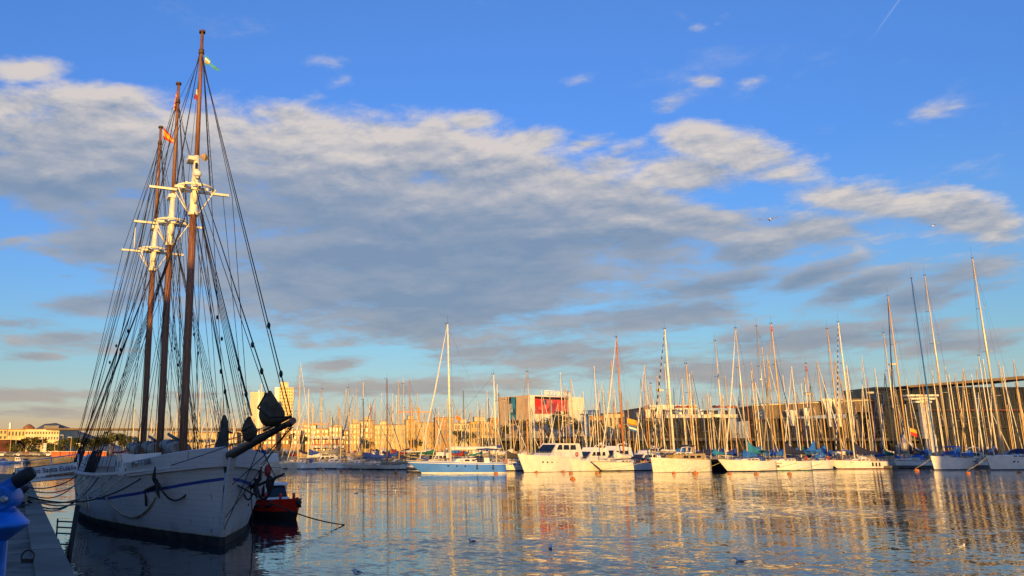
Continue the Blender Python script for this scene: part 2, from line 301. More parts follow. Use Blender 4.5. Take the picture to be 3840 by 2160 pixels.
def letters(body, size, loc, right, up, m, parent, align='CENTER', ext=.004, shear=0.0, sx=1.0, bold=0.0):
    cu = bpy.data.curves.new('lettering', 'FONT'); cu.body = body; cu.size = size; cu.extrude = ext; cu.align_x = align; cu.align_y = 'CENTER'; cu.shear = shear; cu.offset = bold
    cu.materials.append(MATS[m]); o = bpy.data.objects.new('lettering', cu); COL.objects.link(o)
    r, u = Vector(right).normalized(), Vector(up).normalized(); n = r.cross(u)
    mt = Matrix((r * sx, u, n)).transposed().to_4x4(); mt.translation = Vector(loc)
    me = bpy.data.meshes.new_from_object(o); bpy.data.objects.remove(o); bpy.data.curves.remove(cu)
    o = bpy.data.objects.new('lettering', me); COL.objects.link(o)
    if parent is not None: o.parent = parent
    o.matrix_local = mt
    return o
def sag(a, b, d, n=12):
    a, b = Vector(a), Vector(b); return [a.lerp(b, t / n) - Vector((0, 0, d * 4 * (t / n) * (1 - t / n))) for t in range(n + 1)]
# ------------------------------------------------------------------ setting: water, quays, land, hills
EDGE0, EDGED = Vector((-7.4, 19.7)), Vector((-.39, .92)).normalized()
def edge(y): return EDGE0.x + EDGED.x / EDGED.y * (y - EDGE0.y)
tag(MB().add([(-500, -80, 0), (700, -80, 0), (700, 260, 0), (-500, 260, 0)], [(0, 1, 2, 3)]).build('water', 'water'), kind='structure')
q = MB(); q.slab([(-200, -160), (240, -160), (240, -22), (edge(-22), -22), (edge(65), 65), (-200, 65)], -3, 1.6)
tag(q.build('quay', 'concrete'), kind='structure')
k = MB()
for i in range(22):                             # kerb stones of the quay edge, each 4 m long
    a, b = Vector((edge(-20 + i * 3.86), -20 + i * 3.86)), Vector((edge(-20 + i * 3.86 + 3.8), -20 + i * 3.86 + 3.8)); nrm = Vector((-EDGED.y, EDGED.x)) * .5
    k.slab([tuple(a), tuple(b), tuple(b + nrm), tuple(a + nrm)], 1.6, 1.64)
tag(k.build('kerb', 'stone'), kind='structure')
g = MB(); g.slab([(-1500, 246), (1500, 246), (6000, 5200), (-6000, 5200)], -3, 1.9)
tag(g.build('ground', 'asphalt'), kind='structure')
tag(MB().box(-200, 245.5, .45, 900, .9, 2.9).build('quay_wall', 'stone'), 'long pale stone quay wall at the far side of the basin', 'quay wall')
hl = MB(); rings = []
for i in range(25):
    x = -1600 + i * 45; h = 10 + 95 * math.exp(-((x + 1180) / 150) ** 2) + 30 * math.exp(-((x + 1380) / 160) ** 2) + 6 * math.sin(i * 1.7)
    rings.append([(x, 3000, 1), (x, 3080, h * .75), (x, 3160, h), (x, 3400, h * .7), (x, 3600, 1)])
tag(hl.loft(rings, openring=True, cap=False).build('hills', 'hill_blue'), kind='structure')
# ------------------------------------------------------------------ the schooner (local x forward from the stem, y to port, z up)
def interp(tab, s):
    for (a, u), (b, v) in zip(tab, tab[1:]):
        if s <= b: return u + (v - u) * max(0, (s - a)) / (b - a)
    return tab[-1][1]
SHIP_BD = [(0, .14), (.7, .85), (1.5, 1.45), (3, 2.25), (4.5, 2.85), (6, 3.3), (10, 4.0), (14, 4.25), (19, 4.3), (26, 4.05), (31, 3.3), (33.5, 2.5)]
SHIP_BW = [(0, .10), (1.5, .72), (3, 1.38), (4.5, 1.95), (6.6, 2.6), (10, 3.55), (13, 4.0), (18, 4.15), (25, 3.8), (30, 2.6), (33.5, 1.0)]
SHIP_RAIL = [(0, 2.85), (2, 2.62), (4.5, 2.38), (8, 2.24), (13, 2.16), (20, 2.15), (27, 2.4), (33.5, 3.0)]
SHIP_STRIPE = [(0, 2.36), (2, 2.02), (4.5, 1.65), (8, 1.30), (13, 1.08), (20, 1.05), (27, 1.3), (33.5, 1.8)]
SHIP_TOP = [(0, 3.45), (1.5, 3.28), (3, 3.06), (4.5, 2.86)]
SHIP_POS = Vector((-5.1, 30.1, 0)); SHIP_A = Vector((.374, -.927, 0)).normalized(); SHIP_P = Vector((-SHIP_A.y, SHIP_A.x, 0))
def SW(s, p, z): return SHIP_POS - SHIP_A * s + SHIP_P * p + Vector((0, 0, z))     # ship to world
def S(s, p, z): return Vector((-s, p, z))
def ship_half(s, z):
    r = interp(SHIP_RAIL, s); bw, bd = interp(SHIP_BW, s), interp(SHIP_BD, s)
    if z <= 0: return max(.08, bw * (1 - (min(1, -z / 1.6)) ** 2 * .9))
    k = z / r
    return bw + (bd - bw) * (k ** 1.15)
def rakes(s, z):                                  # the stem leans forward
    return s - 1.05 * max(0, 1 - s / 5) * z / 3.45
def build_schooner():
    sh = thing('schooner', 'tall white three masted wooden schooner with a blue stripe moored at the quay', 'sailing ship', SHIP_POS, math.atan2(SHIP_A.y, SHIP_A.x))
    st = [0, .25, .7, 1.5, 2.3, 3.2, 4.5, 6, 8, 10, 12, 14, 17, 20, 23, 26, 29, 31.5, 33.5]
    h = MB(); lev = []
    for s in st:
        r, t = interp(SHIP_RAIL, s), interp(SHIP_STRIPE, s)
        lev.append([-1.2, -.5, .16, .30, .34, .34 + (t - .41) * .35, .34 + (t - .41) * .7, t - .055, t + .055, t + .30, t + .34, r - .14, r])
    rowm = [2, 2, 1, 3, 0, 0, 0, 4, 0, 0, 0, 0]
    for sgn in (1, -1):
        o = len(h.v); n = len(lev[0])
        for s, zs in zip(st, lev):
            for j, z in enumerate(zs):
                b = ship_half(s, z) + (.03 if j in (9, 10) else .05 if j >= 11 else 0)
                h.v.append((-rakes(s, z), sgn * b, z))
        for i in range(len(st) - 1):
            for j in range(n - 1):
                h.f.append((o + i * n + j, o + (i + 1) * n + j, o + (i + 1) * n + j + 1, o + i * n + j + 1)); h.m.append(rowm[j]); h.sm.append(True)
    zs = lev[-1]; h.add([(-33.5, ship_half(33.5, z), z) for z in zs] + [(-33.5, -ship_half(33.5, z), z) for z in reversed(zs)], [tuple(range(2 * len(zs)))], 0)
    h.loft([[(x + .42 * z, y, z) for x, y in ((-.1, .12), (.16, .09), (.16, -.09), (-.1, -.12))] for z in (.32, 1.6, 3.4)], 0, smooth=False); h.box(.06, 0, -.25, .30, .2, 1.1, 1)
    hull = h.build('hull', ['ship_white', 'antifoul', 'antifoul', 'boot_yellow', 'ship_blue'], sh)
    d = MB(); ss = [s for s in st if s > .3]
    for a, b in zip(ss, ss[1:]):
        za, zb = interp(SHIP_RAIL, a) - .75, interp(SHIP_RAIL, b) - .75
        ya, yb = ship_half(a, za) - .06, ship_half(b, zb) - .06
        d.add([(-a, ya, za), (-b, yb, zb), (-b, -yb, zb), (-a, -ya, za)], [(0, 1, 2, 3)])
    d.build('deck', 'deck_teak', sh)
    for sgn in (1, -1):
        c = MB(); pts = [S(rakes(s, 2.6), sgn * (interp(SHIP_BD, s) + .02), interp(SHIP_RAIL, s) + .05) for s in st[2:]]
        for a, b in zip(pts, pts[1:]):
            w = Vector((0, .16 * sgn, 0)); z = Vector((0, 0, .1))
            c.add([a - w, a + w, b + w, b - w, a - w + z, a + w + z, b + w + z, b - w + z], [(0, 1, 5, 4), (1, 2, 6, 5), (2, 3, 7, 6), (3, 0, 4, 7), (4, 5, 6, 7), (3, 2, 1, 0)])
        c.build('rail', 'ship_white', sh)
    f = MB(); sf = [0, .3, .7, 1.2, 1.8, 2.5, 3.2, 3.9, 4.5]
    for sgn in (1, -1):
        o = []
        for s in sf:
            r, t = interp(SHIP_RAIL, s), interp(SHIP_TOP, s); b = interp(SHIP_BD, s); x = -rakes(s, 3.1)
            o.append([(x, sgn * (b + .10), r - .05), (x, sgn * (b + .16), r + (t - r) * .5), (x, sgn * (b + .20), t), (x, sgn * (b + .03), t + .05), (x, sgn * max(.01, b - .08), t), (x, sgn * max(.01, b - .06), r - .05)])
        f.loft(o, smooth=False)
    fb = f.build('forecastle_bulwark', 'ship_white', sh)
    letters('8ªCT-2-2000', .30, (-2.75, -(interp(SHIP_BD, 3.12) + .33), 2.88), (-(4.5 - .8), (interp(SHIP_BD, .8) - interp(SHIP_BD, 4.5)), 0) and (1, (interp(SHIP_BD, 4.0) - interp(SHIP_BD, 2.0)) / 2.0, -(interp(SHIP_TOP, 4) - interp(SHIP_TOP, 2)) / 2), (0, -.12, 1), 'letter_dark', fb, sx=.82)
    for i, t in enumerate(('VII', 'V')):
        letters(t, .2, (-.12, -(ship_half(.3, .8) + .06), 1.0 - .5 * i), (1, .5, 0), (0, 0, 1), 'letter_dark', hull)
    fd = MB()
    for a, b in zip(sf[1:], sf[2:]):
        za, zb = interp(SHIP_TOP, a) - .42, interp(SHIP_TOP, b) - .42; ya, yb = interp(SHIP_BD, a) - .1, interp(SHIP_BD, b) - .1
        fd.add([(-a, ya, za), (-b, yb, zb), (-b, -yb, zb), (-a, -ya, za)], [(0, 1, 2, 3)])
    fd.build('forecastle_deck', 'deck_teak', sh)
    for sgn, s, p1 in ((1, 2.5, 2.75), (-1, 3.6, 3.25)):                                 # catheads
        m = MB(); b = interp(SHIP_BD, s)
        m.loft([[(-s + .22, sgn * (b - .7), 2.95), (-s - .22, sgn * (b - .7), 2.95), (-s - .22, sgn * (b - .7), 3.28), (-s + .22, sgn * (b - .7), 3.28)],
                [(-s + .24, sgn * (b + .3), 2.86), (-s - .24, sgn * (b + .3), 2.86), (-s - .24, sgn * (b + .3), 3.2), (-s + .24, sgn * (b + .3), 3.2)],
                [(-s + .16, sgn * p1, 2.95), (-s - .16, sgn * p1, 2.95), (-s - .16, sgn * p1, 3.25), (-s + .16, sgn * p1, 3.25)]], smooth=False)
        m.build('cathead', 'hull_white', sh)
    # anchors with their chains
    for sgn, s in ((-1, 3.0), (1, 1.7)):
        m = MB(); b = ship_half(s, 1.9) + .22
        m.tube((-s + 1.0, sgn * (b - .2), 2.1), (-s - 1.1, sgn * (b + .12), 1.75), .06); m.tube((-s - .7, sgn * b, 1.2), (-s - .8, sgn * (b + .1), 2.3), .05)
        m.path([(-s + 1.25, sgn * b, 2.75), (-s + 1.05, sgn * b, 2.3), (-s + 1.0, sgn * (b - .15), 2.1), (-s + 1.15, sgn * (b - .15), 1.8), (-s + 1.4, sgn * (b - .2), 1.6)], [.03, .08, .09, .08, .02])
        an = m.build('anchor', 'rubber', sh)
        MB().path(sag((-s + 1.0, sgn * (b - .1), 2.3), (-.9, sgn * (ship_half(.9, 2.0) + .06), 2.15), .7), .035).build('chain', 'rope_dark', an)
    for s0, z0, s1, z1, dd in ((2.3, 2.15, 8.5, 1.7, 1.25),):
        MB().path([S(s, -(ship_half(s, z) + .07), z) for s, z in [(s0 + (s1 - s0) * t / 14, z0 + (z1 - z0) * t / 14 - dd * 4 * (t / 14) * (1 - t / 14)) for t in range(15)]], .04).build('draped_rope', 'rope_light', sh)
    for i in range(5):
        s = 11.2 + i * .75; m = MB()
        m.path([S(s, -(ship_half(s, z) + .07), z) for z in (2.2, 1.9, 1.4, .9, .62)], [.045, .05, .05, .055, .07]); m.build('fender_rope', 'rope_white', sh)
    m = MB(); s = 9.3                                                                  # small blue emblem painted on the side
    m.add([S(a, -(ship_half(a, z) + .012), z) for a, z in ((s, 1.50), (s - .55, 1.50), (s - .6, 1.62), (s - .3, 1.62), (s - .28, 1.95), (s - .05, 1.66), (s, 1.62))], [tuple(range(7))]); m.build('emblem', 'ship_blue', sh)
    # deck houses
    for s0, s1, w, z0, hh in ((12.3, 15.6, 2.2, 1.4, 1.25), (19.5, 22.8, 2.4, 1.4, 1.2), (27.0, 30.0, 2.2, 1.6, 1.5), (6.4, 8.6, 1.6, 1.5, 1.15)):
        m = MB(); m.box(-(s0 + s1) / 2, 0, z0 + hh / 2, s1 - s0, w, hh); m.box(-(s0 + s1) / 2, 0, z0 + hh + .05, s1 - s0 + .25, w + .25, .1); dh = m.build('deckhouse', 'hull_white', sh)
        for sg in (1, -1):
            for kx in (-.3, .3): MB().box(-(s0 + s1) / 2 + kx * (s1 - s0), sg * (w / 2 + .005), z0 + hh * .6, .55, .03, .4).build('window', 'glass_dark', dh)
    # bowsprit with its gear and bagged headsails
    tip = S(-8.45, 0, 4.12); root = S(3.0, 0, 2.72)
    bs = MB().path([root, S(0, 0, 3.06), S(-5, 0, 3.70), tip], [.19, .175, .125, .075], 12).build('bowsprit', 'spar_dark', sh)
    MB().path([S(-8.15, 0, 4.06), S(-8.55, 0, 4.14)], [.095, .095], 12).build('end_cap', 'spar_wood', bs)
    MB().path([S(-5.5, 0, 3.95), S(-8.3, 0, 4.26)], .045).build('jib_boom', 'spar_dark', bs)
    for a, b in ((S(-8.2, 0, 3.98), S(-.25, 0, .9)), (S(-8.2, .1, 3.98), S(-.2, .12, 2.0)), (S(-5.2, 0, 3.6), S(-.22, 0, .5)), (S(-8.2, .1, 4.05), S(2.2, 1.9, 2.7)), (S(-8.2, -.1, 4.05), S(2.2, -1.9, 2.7)), (S(-8.2, -.1, 4.2), S(.6, -.6, 3.5)), (S(-6.6, .1, 4.1), S(1.5, 1.55, 3.3))):
        m = MB(); m.path(sag(a, b, .05), .015); m.build('bobstay', 'rope_dark', bs)
    def bag(name, c, rx, ry, rz, seed, lean=0.0, peak=0.0):
        random.seed(seed); rings = []
        for i in range(17):
            t = i / 16; zz = -rz + 2 * rz * t; q = (math.sin(math.pi * min(1, max(.04, t * .92 + .04))) ** .6) * (1 - peak * t)
            rings.append([(c[0] + lean * t + rx * q * math.cos(a) * (1 + .16 * math.sin(3 * a + 4 * t + seed) + .04 * math.sin(8 * a + 9 * t) + .03 * math.sin(13 * t + 2 * a)), c[1] + ry * q * math.sin(a) * (1 + .12 * math.sin(5 * a + 3 * t) + .04 * math.sin(9 * a - 7 * t)), c[2] + zz + .03 * math.sin(4 * a)) for a in [2 * math.pi * k / 30 for k in range(30)]])
        return MB().loft(rings).build(name, 'canvas_sage', sh)
    b1 = bag('furled_jib', (7.15, -.22, 4.54), .60, .50, .50, 3, lean=-.25, peak=.72)
    MB().path([(8.4, .0, 4.25), (7.8, -.45, 4.25), (7.0, -.6, 4.55), (6.8, -.3, 5.0)], .03).build('gasket', 'rope_dark', b1)
    b2 = bag('furled_jib', (4.3, -.15, 4.02), .36, .30, .38, 5, lean=-.1, peak=.5)
    MB().path([(4.9, -.2, 4.1), (4.3, -.42, 3.95), (3.8, -.2, 4.0)], .025).build('gasket', 'rope_dark', b2)
    b3 = MB().path([(-.25, -.1, 3.2), (-.2, -.05, 3.6), (-.1, 0, 4.0), (-.15, 0, 4.4), (-.2, 0, 4.65)], [.27, .25, .17, .15, .05], 10).build('furled_staysail', 'canvas_dark', sh)
    MB().path([(-.1, -.25, 4.0), (-.05, .1, 4.05), (.2, .2, 4.0)], .04).build('gasket', 'rope_dark', b3)
    wh = MB().path([S(1.6, 1.55, 1.95), S(-1.83, 1.75, 2.53)], [.06, .045]).build('whisker_boom', 'spar_dark', sh)
    MB().path(sag(S(-1.0, 1.7, 2.4), S(-4.8, 0, 3.7), .05), .02).build('tackle', 'rope_dark', wh)
    MB().ball(S(-.2, 1.7, 2.15), .16, .16, .3).build('block', 'rubber', wh)
    MB().ball(S(.3, 1.75, 2.6), .15, .13, .24).build('fender', 'canvas_red', wh)
    MB().path(sag(S(.9, 1.4, 2.3), S(-.8, 1.7, 2.35), .75), .045).build('chain', 'rope_dark', wh)
    # masts
    masts = {}; S0 = S
    def mast_set(nm, s):
        po, z0, zc, zx, zd, zt = {'fore': .24, 'main': .08, 'mizzen': .04}[nm], 1.2, 15.35, 16.6, 18.35, 25.6; S = lambda s, p, z: Vector((-s, p + po, z))
        lm = MB().path([S(s, 0, z0), S(s, 0, 6), S(s, 0, 11), S(s, 0, zc)], [.205, .20, .195, .185], 14).build('mast', 'spar_wood', sh)
        m = MB(); m.path([S(s, 0, zc - .04), S(s, 0, zc + .1), S(s, 0, zx + .2), S(s, 0, zd - .5), S(s, 0, zd)], [.22, .21, .19, .13, .12], 12); m.path([S(s - .32, 0, zc + .55), S(s - .32, 0, zc + .9), S(s - .32, 0, zd + .1)], [.06, .17, .15], 12)
        m.box(-(s - .12), 0, zd - .08, .75, .42, .2); m.path([S(s, 0, zc - .05), S(s, 0, zc + .12)], .27, 12)
        m.build('doubling', 'spar_white', lm)
        tm = MB().path([S(s - .32, 0, zd), S(s - .32, 0, 22), S(s - .32, 0, zt - .05)], [.125, .11, .085], 10).build('topmast', 'spar_wood', lm)
        MB().path([S(s - .32, 0, zt - .12), S(s - .32, 0, zt)], .17, 12).build('truck', 'spar_dark', lm); MB().path([S(s - .32, 0, zt - 1.35), S(s - .32, 0, zt - 1.1)], .15, 10).build('mast_band', 'spar_dark', lm)
        m = MB()                                                                        # crosstree with its two curved rims and struts
        m.box(-s, 0, zx, .13, 4.1, .12); m.box(-(s - .5), 0, zx + .02, .12, 1.7, .12)
        m.path([S(s + .05 - .95 * math.sin(a), -.98 * math.cos(a), zx + .16) for a in [math.pi * k / 12 for k in range(13)]], .06, 8)
        m.path([S(s + .05 + .55 * math.sin(a), -.98 * math.cos(a), zx + .16) for a in [math.pi * k / 10 for k in range(11)]], .045, 8)
        for p in (-.35, .35): m.box(-(s - .35), p, zx + .07, 1.5, .13, .14)
        ct = m.build('crosstree', 'spar_white', lm)
        m = MB()
        for p in (-1, 1):
            for q in (-.75, .2): m.tube(S(s + q, p * .98, zx), S(s, p * .28, zc + .1), .035, n=6)
        m.build('futtock_strut', 'spar_white', lm)
        # shrouds with ratlines
        for p in (1, -1):
            m = MB(); feet = []
            for i in range(5):
                a = S(s, p * .2, zc + .6); sf_ = s - .2 + i * .85; b = S(sf_, p * (interp(SHIP_BD, sf_) + .08), interp(SHIP_RAIL, sf_) + .1); feet.append((a, b))
                m.tube(a, b, .015, n=5); m.tube(b + (a - b) * .08, b, .05, .06, n=6)
            for z in range(3, 27):
                k = z / 28
                m.path([b + (a - b) * k for a, b in feet[0:3]], .009, 4)
            m.build('shrouds', 'rope_dark', lm)
            m = MB(); tp = S(s - .3, p * .08, zt - 1.4); e1, e2 = S(s - .1, p * .98, zx + .1), S(s + .35, p * .9, zx + .1)
            m.tube(tp, e1, .02, n=5); m.tube(tp, e2, .02, n=5)
            for k in range(1, 26): m.tube(e1 + (tp - e1) * k / 27, e2 + (tp - e2) * k / 27, .010, n=4)
            sp_ = S(s, p * 2.0, zx); m.tube(S(s - .3, p * .08, zt - 1.5), sp_, .018, n=5); m.tube(sp_, S(s + 2.4, p * 4.1, 2.5), .018, n=5); m.tube(S(s, p * 1.5, zx), S(s + 3.2, p * 4.15, 2.5), .016, n=5)
            m.tube(S(s - .3, p * .08, zt - 1.3), S(s + 8.2, p * 4.05, 2.5), .018, n=5)
            m.build('topmast_shrouds', 'rope_dark', lm)
        m = MB()
        random.seed(int(s))
        for i in range(9):
            m.tube(S(s + random.uniform(-.4, .8), random.uniform(-.9, .9), random.choice((zx, zc, zd, zx - 1))), S(s + random.uniform(-.6, 2.4), random.choice((-1, 1)) * random.uniform(.8, 3.6), 2.3), .014, n=4)
        for i in range(3): m.tube(S(s - .3, random.uniform(-.1, .1), zt - 1.3), S(s + random.uniform(-.5, .8), random.uniform(-1.6, 1.6), 2.4), .012, n=4)
        m.build('halyards', 'rope_dark', lm)
        masts[nm] = (s, lm)
        # boom, gaff and the grey sail furled between them
        bl = 6.0 if nm != 'mizzen' else 7.5
        bm_ = MB().path([S(s + .35, 0, 3.05), S(s + bl, 0, 3.35)], [.14, .12], 10).build('boom', 'spar_dark', sh)
        rings = []
        for i in range(15):
            t = i / 14; r_ = .43 * (1 - .3 * t) * (1 + .10 * math.sin(i * 2.3)); c_ = S(s + .5 + (bl - .7) * t, 0, 3.42 + .3 * t + .04 * math.sin(i * 1.7))
            rings.append([c_ + Vector((0, r_ * math.cos(a) * 1.1, r_ * .85 * math.sin(a) * (1 + .1 * math.sin(3 * a + i)))) for a in [2 * math.pi * k / 12 for k in range(12)]])
        MB().loft(rings).build('furled_sail', 'canvas_grey', bm_)
        for i in range(5):
            t = (i + .5) / 5; m = MB(); m.path([S(s + .5 + (bl - .7) * t, .44 * math.cos(a) * (1 - .3 * t), 3.42 + .3 * t + .38 * math.sin(a) * (1 - .3 * t)) for a in [2 * math.pi * k / 10 for k in range(10)]], .025, 4, closed=True); m.build('gasket', 'rope_dark', bm_)
        MB().path([S(s + .3, 0, 3.75), S(s + bl * .8, 0, 4.25)], [.11, .08], 8).build('gaff', 'spar_dark', sh)
        m = MB(); m.path([S(s + .6 * math.cos(a), .6 * math.sin(a), 2.35) for a in [2 * math.pi * k / 12 for k in range(12)]], .07, 6, closed=True)
        for a in range(6): m.tube(S(s + .6 * math.cos(a), .6 * math.sin(a), 1.4), S(s + .6 * math.cos(a), .6 * math.sin(a), 2.75), .04, n=6)
        m.build('fife_rail', 'spar_dark', sh)
    for nm_, s_ in (('fore', 10.45), ('main', 17.2), ('mizzen', 24.5)): mast_set(nm_, s_)
    f_, mn, mz = 10.13, 16.9, 24.2
    stays = [(S(f_, 0, 24.9), S(-8.3, .02, 4.3), .026), (S(f_, 0, 24.6), S(-8.1, -.02, 4.3), .02), (S(f_, .15, 17.4), S(-6.75, -.2, 5.0), .03), (S(f_, -.1, 17.2), S(-6.55, -.22, 4.95), .02), (S(f_, 0, 16.7), S(-4.35, -.1, 4.45), .028), (S(f_, .1, 16.5), S(-4.2, -.1, 4.45), .018), (S(f_, 0, 15.4), S(-.4, 0, 4.9), .028), (S(f_, -.15, 15.2), S(-.3, .1, 4.7), .018),
             (S(mn, 0, 24.7), S(f_ + .2, 0, 17.6), .02), (S(mz, 0, 24.7), S(mn + .2, 0, 17.6), .02), (S(f_, 0, 24.8), S(mn, 0, 24.8), .014), (S(mn, 0, 24.8), S(mz, 0, 24.8), .014), (S(mn, .1, 16), S(f_ + .6, 1.1, 2.2), .024), (S(mz, .1, 16), S(mn + .6, 1.1, 2.2), .024), (S(mn, -.1, 16), S(f_ + .6, -1.1, 2.2), .024), (S(mz, -.1, 16), S(mn + .6, -1.1, 2.2), .024),
             (S(mz, 0, 24.6), S(33.2, -2.2, 3.1), .018), (S(mz, 0, 24.6), S(33.2, 2.2, 3.1), .018), (S(mn, .2, 24.2), S(26.5, 3.9, 2.5), .016), (S(mn, -.2, 24.2), S(26.5, -3.9, 2.5), .016)]
    for a, b, r in stays:
        for q in (a, b):
            if q.z > 24.2: q.z = 24.15 - (24.9 - q.z) * .3
            if q.z > 12 and abs(-q.x - f_) < .3: q.y += .24
        MB().tube(a, b, r * .75, n=6).build('stay', 'rope_dark', sh)
    for k, (a, b) in enumerate(((S(f_, .15, 17.4), S(-6.75, -.2, 5.0)), (S(f_, 0, 24.9), S(-8.3, .02, 4.3)), (S(f_, 0, 16.7), S(-4.35, -.1, 4.45)), (S(f_, 0, 15.4), S(-.4, 0, 4.9)))):
        for t in (.86, .94): MB().ball(a.lerp(b, t), .06, .06, .11, 8, 5).build('block', 'rubber', sh)
    for s, p in ((10.5, 1), (17.2, -1), (24.5, -1), (24.5, 1), (17.2, 1)):
        a, b = S(s, p * .2, 16), S(s + 2.6, p * 4.3, 2.3)
        for t in (.42, .50): MB().ball(a.lerp(b, t), .07, .07, .12, 8, 5).build('block', 'rubber', sh)
    # electronics on the fore mast
    lm = masts['fore'][1]
    m = MB(); m.path([S(9.7, .24, 17.2), S(9.7, .24, 17.25), S(9.7, .24, 17.42), S(9.7, .24, 17.5)], [.13, .2, .2, .1], 14); m.box(-9.95, .24, 17.17, .5, .14, .07); m.build('radar_dome', 'hull_white', lm)
    m = MB(); m.box(-9.93, .2, 17.85, .1, .12, .3); m.build('lamp_box', 'glass_dark', lm)
    m = MB(); c = S(9.6, .55, 18.25); rr = .26; vs = [c + Vector(v) * rr for v in ((1, 0, 0), (-1, 0, 0), (0, 1, 0), (0, -1, 0), (0, 0, 1), (0, 0, -1))]
    m.add(vs, [(0, 2, 4), (2, 1, 4), (1, 3, 4), (3, 0, 4), (2, 0, 5), (1, 2, 5), (3, 1, 5), (0, 3, 5)]); m.build('radar_reflector', 'canvas_tan', lm)
    MB().tube(S(25.0, -1.2, 16.9), S(25.0, -1.2, 18.4), .035).build('aerial', 'hull_white', masts['mizzen'][1])
    # flags
    def flag(pts, nu, nv, mats_, rowm_, par):    # pts: 4 corners (hoist top, fly top, fly bottom, hoist bottom)
        m = MB(); a, b, c, d = [Vector(p) for p in pts]; n = (b - a).cross(d - a).normalized()
        vs = []
        for j in range(nv + 1):
            for i in range(nu + 1):
                u, v = i / nu, j / nv; p = a.lerp(b, u).lerp(d.lerp(c, u), v)
                vs.append(p + n * .07 * math.sin(u * 8 + v * 3) * u)
        o = len(m.v); m.v += [tuple(p) for p in vs]
        for j in range(nv):
            for i in range(nu): m.f.append(tuple(o + k for k in (j * (nu + 1) + i, j * (nu + 1) + i + 1, (j + 1) * (nu + 1) + i + 1, (j + 1) * (nu + 1) + i))); m.m.append(rowm_[j]); m.sm.append(True)
        return m.build('flag', mats_, par)
    wl = sh.location; rot = Matrix.Rotation(-math.atan2(SHIP_A.y, SHIP_A.x), 4, 'Z')
    def L(px, py, s): return rot @ (aty(px, py, SW(s, 0, 0).y) - wl)
    flag([L(614, 477, 24.4), L(651, 520, 24.4), L(651, 540, 24.4), L(612, 520, 24.4)], 8, 4, ['flag_red', 'flag_yellow'], [0, 1, 1, 0], masts['mizzen'][1])
    flag([L(661, 345, 17.0), L(671, 365, 17.0), L(668, 425, 17.0), L(650, 412, 17.0)], 5, 9, ['flag_red', 'flag_yellow'], [0, 1, 0, 1, 1, 0, 1, 0, 1], masts['main'][1])
    flag([L(735, 330, 10.6), L(752, 350, 10.6), L(742, 376, 10.6), L(727, 370, 10.6)], 5, 4, ['flag_red', 'flag_white'], [1, 1, 0, 0], masts['fore'][1])
    flag([L(770, 205, 10.2), L(790, 225, 10.2), L(783, 245, 10.2), L(767, 243, 10.2)], 5, 4, ['flag_green', 'flag_yellow', 'flag_white'], [0, 2, 1, 0], masts['fore'][1])
    flag([L(786, 232, 10.2), L(828, 264, 10.2), L(815, 268, 10.2), L(786, 246, 10.2)], 8, 3, ['flag_green'], [0, 0, 0], masts['fore'][1])
    return sh
schooner = build_schooner()
# gangway with the name banner, mooring lines
gw = thing('gangway', 'narrow boarding gangway sloping from the quay up to the schooner deck', 'gangway', SW(17, -6.2, 1.6))
o = gw.location
A, B = SW(17, -8.2, 1.68) - o, SW(17, -4.25, 2.2) - o; w = SHIP_A * .45
m = MB(); zz = Vector((0, 0, .1)); m.add([A - w, A + w, B + w, B - w, A - w + zz, A + w + zz, B + w + zz, B - w + zz], [(0, 1, 5, 4), (1, 2, 6, 5), (2, 3, 7, 6), (3, 0, 4, 7), (4, 5, 6, 7), (3, 2, 1, 0)]); m.build('walkway', 'deck_teak', gw)
for sg in (1, -1):
    m = MB()
    for t in (0, .33, .66, 1): p = A.lerp(B, t) + w * sg * .95; m.tube(p, p + Vector((0, 0, .98)), .025)
    m.tube(A + w * sg * .95 + Vector((0, 0, .98)), B + w * sg * .95 + Vector((0, 0, .98)), .025); m.build('handrail', 'steel', gw)
YB = 43.3
bn = thing('banner', 'white canvas name banner with dark blue lettering tied along the gangway rail', 'banner', aty(172, 1772, YB))
o = bn.location; c4 = [aty(x, y, Y) - o for x, y, Y in ((56, 1757, 42.6), (291, 1731, 44.0), (291, 1791, 44.0), (56, 1813, 42.6))]
rgt = (c4[1] - c4[0]).normalized(); upv = (c4[0] - c4[3]).normalized(); nr = rgt.cross(upv).normalized()
m = MB(); nu, nv = 24, 6; vs = []
for j in range(nv + 1):
    for i in range(nu + 1):
        u, v = i / nu, j / nv; p = c4[0].lerp(c4[1], u).lerp(c4[3].lerp(c4[2], u), v)
        vs.append(p + nr * (.02 * math.sin(u * 13 + v * 2) + .015 * math.sin(u * 29 - v * 5)) * (.3 + v * (1 - v) * 2.4))
fs = [(j * (nu + 1) + i, j * (nu + 1) + i + 1, (j + 1) * (nu + 1) + i + 1, (j + 1) * (nu + 1) + i) for j in range(nv) for i in range(nu)]
back = [p - nr * .012 for p in vs]; n0 = len(vs)
m.add(vs + back, fs + [tuple(n0 + k for k in reversed(f)) for f in fs], 0, True); m.build('cloth', 'hull_white', bn)
mid = (c4[0] + c4[1] + c4[2] + c4[3]) / 4
letters('Pailebot Santa Eulàlia', .345, mid + upv * .13 + nr * .06 + rgt * .02, rgt, upv, 'letter_navy', bn, bold=.004)
letters('museu marítim de barcelona', .185, mid - upv * .2 + nr * .06 + rgt * .2, rgt, upv, 'letter_navy', bn)
m = MB()
for a, b in ((c4[0], c4[1]), (c4[3], c4[2]), (c4[1], c4[2]), (c4[0], c4[3])): m.path(sag(a, b, .02, 6), .018, 5)
for t in (.0, .25, .5, .75, 1): m.tube(c4[1].lerp(c4[2], t), c4[1].lerp(c4[2], t) + rgt * .5 - Vector((0, 0, .25)), .012, n=4)
m.build('lashing', 'rope_dark', bn)
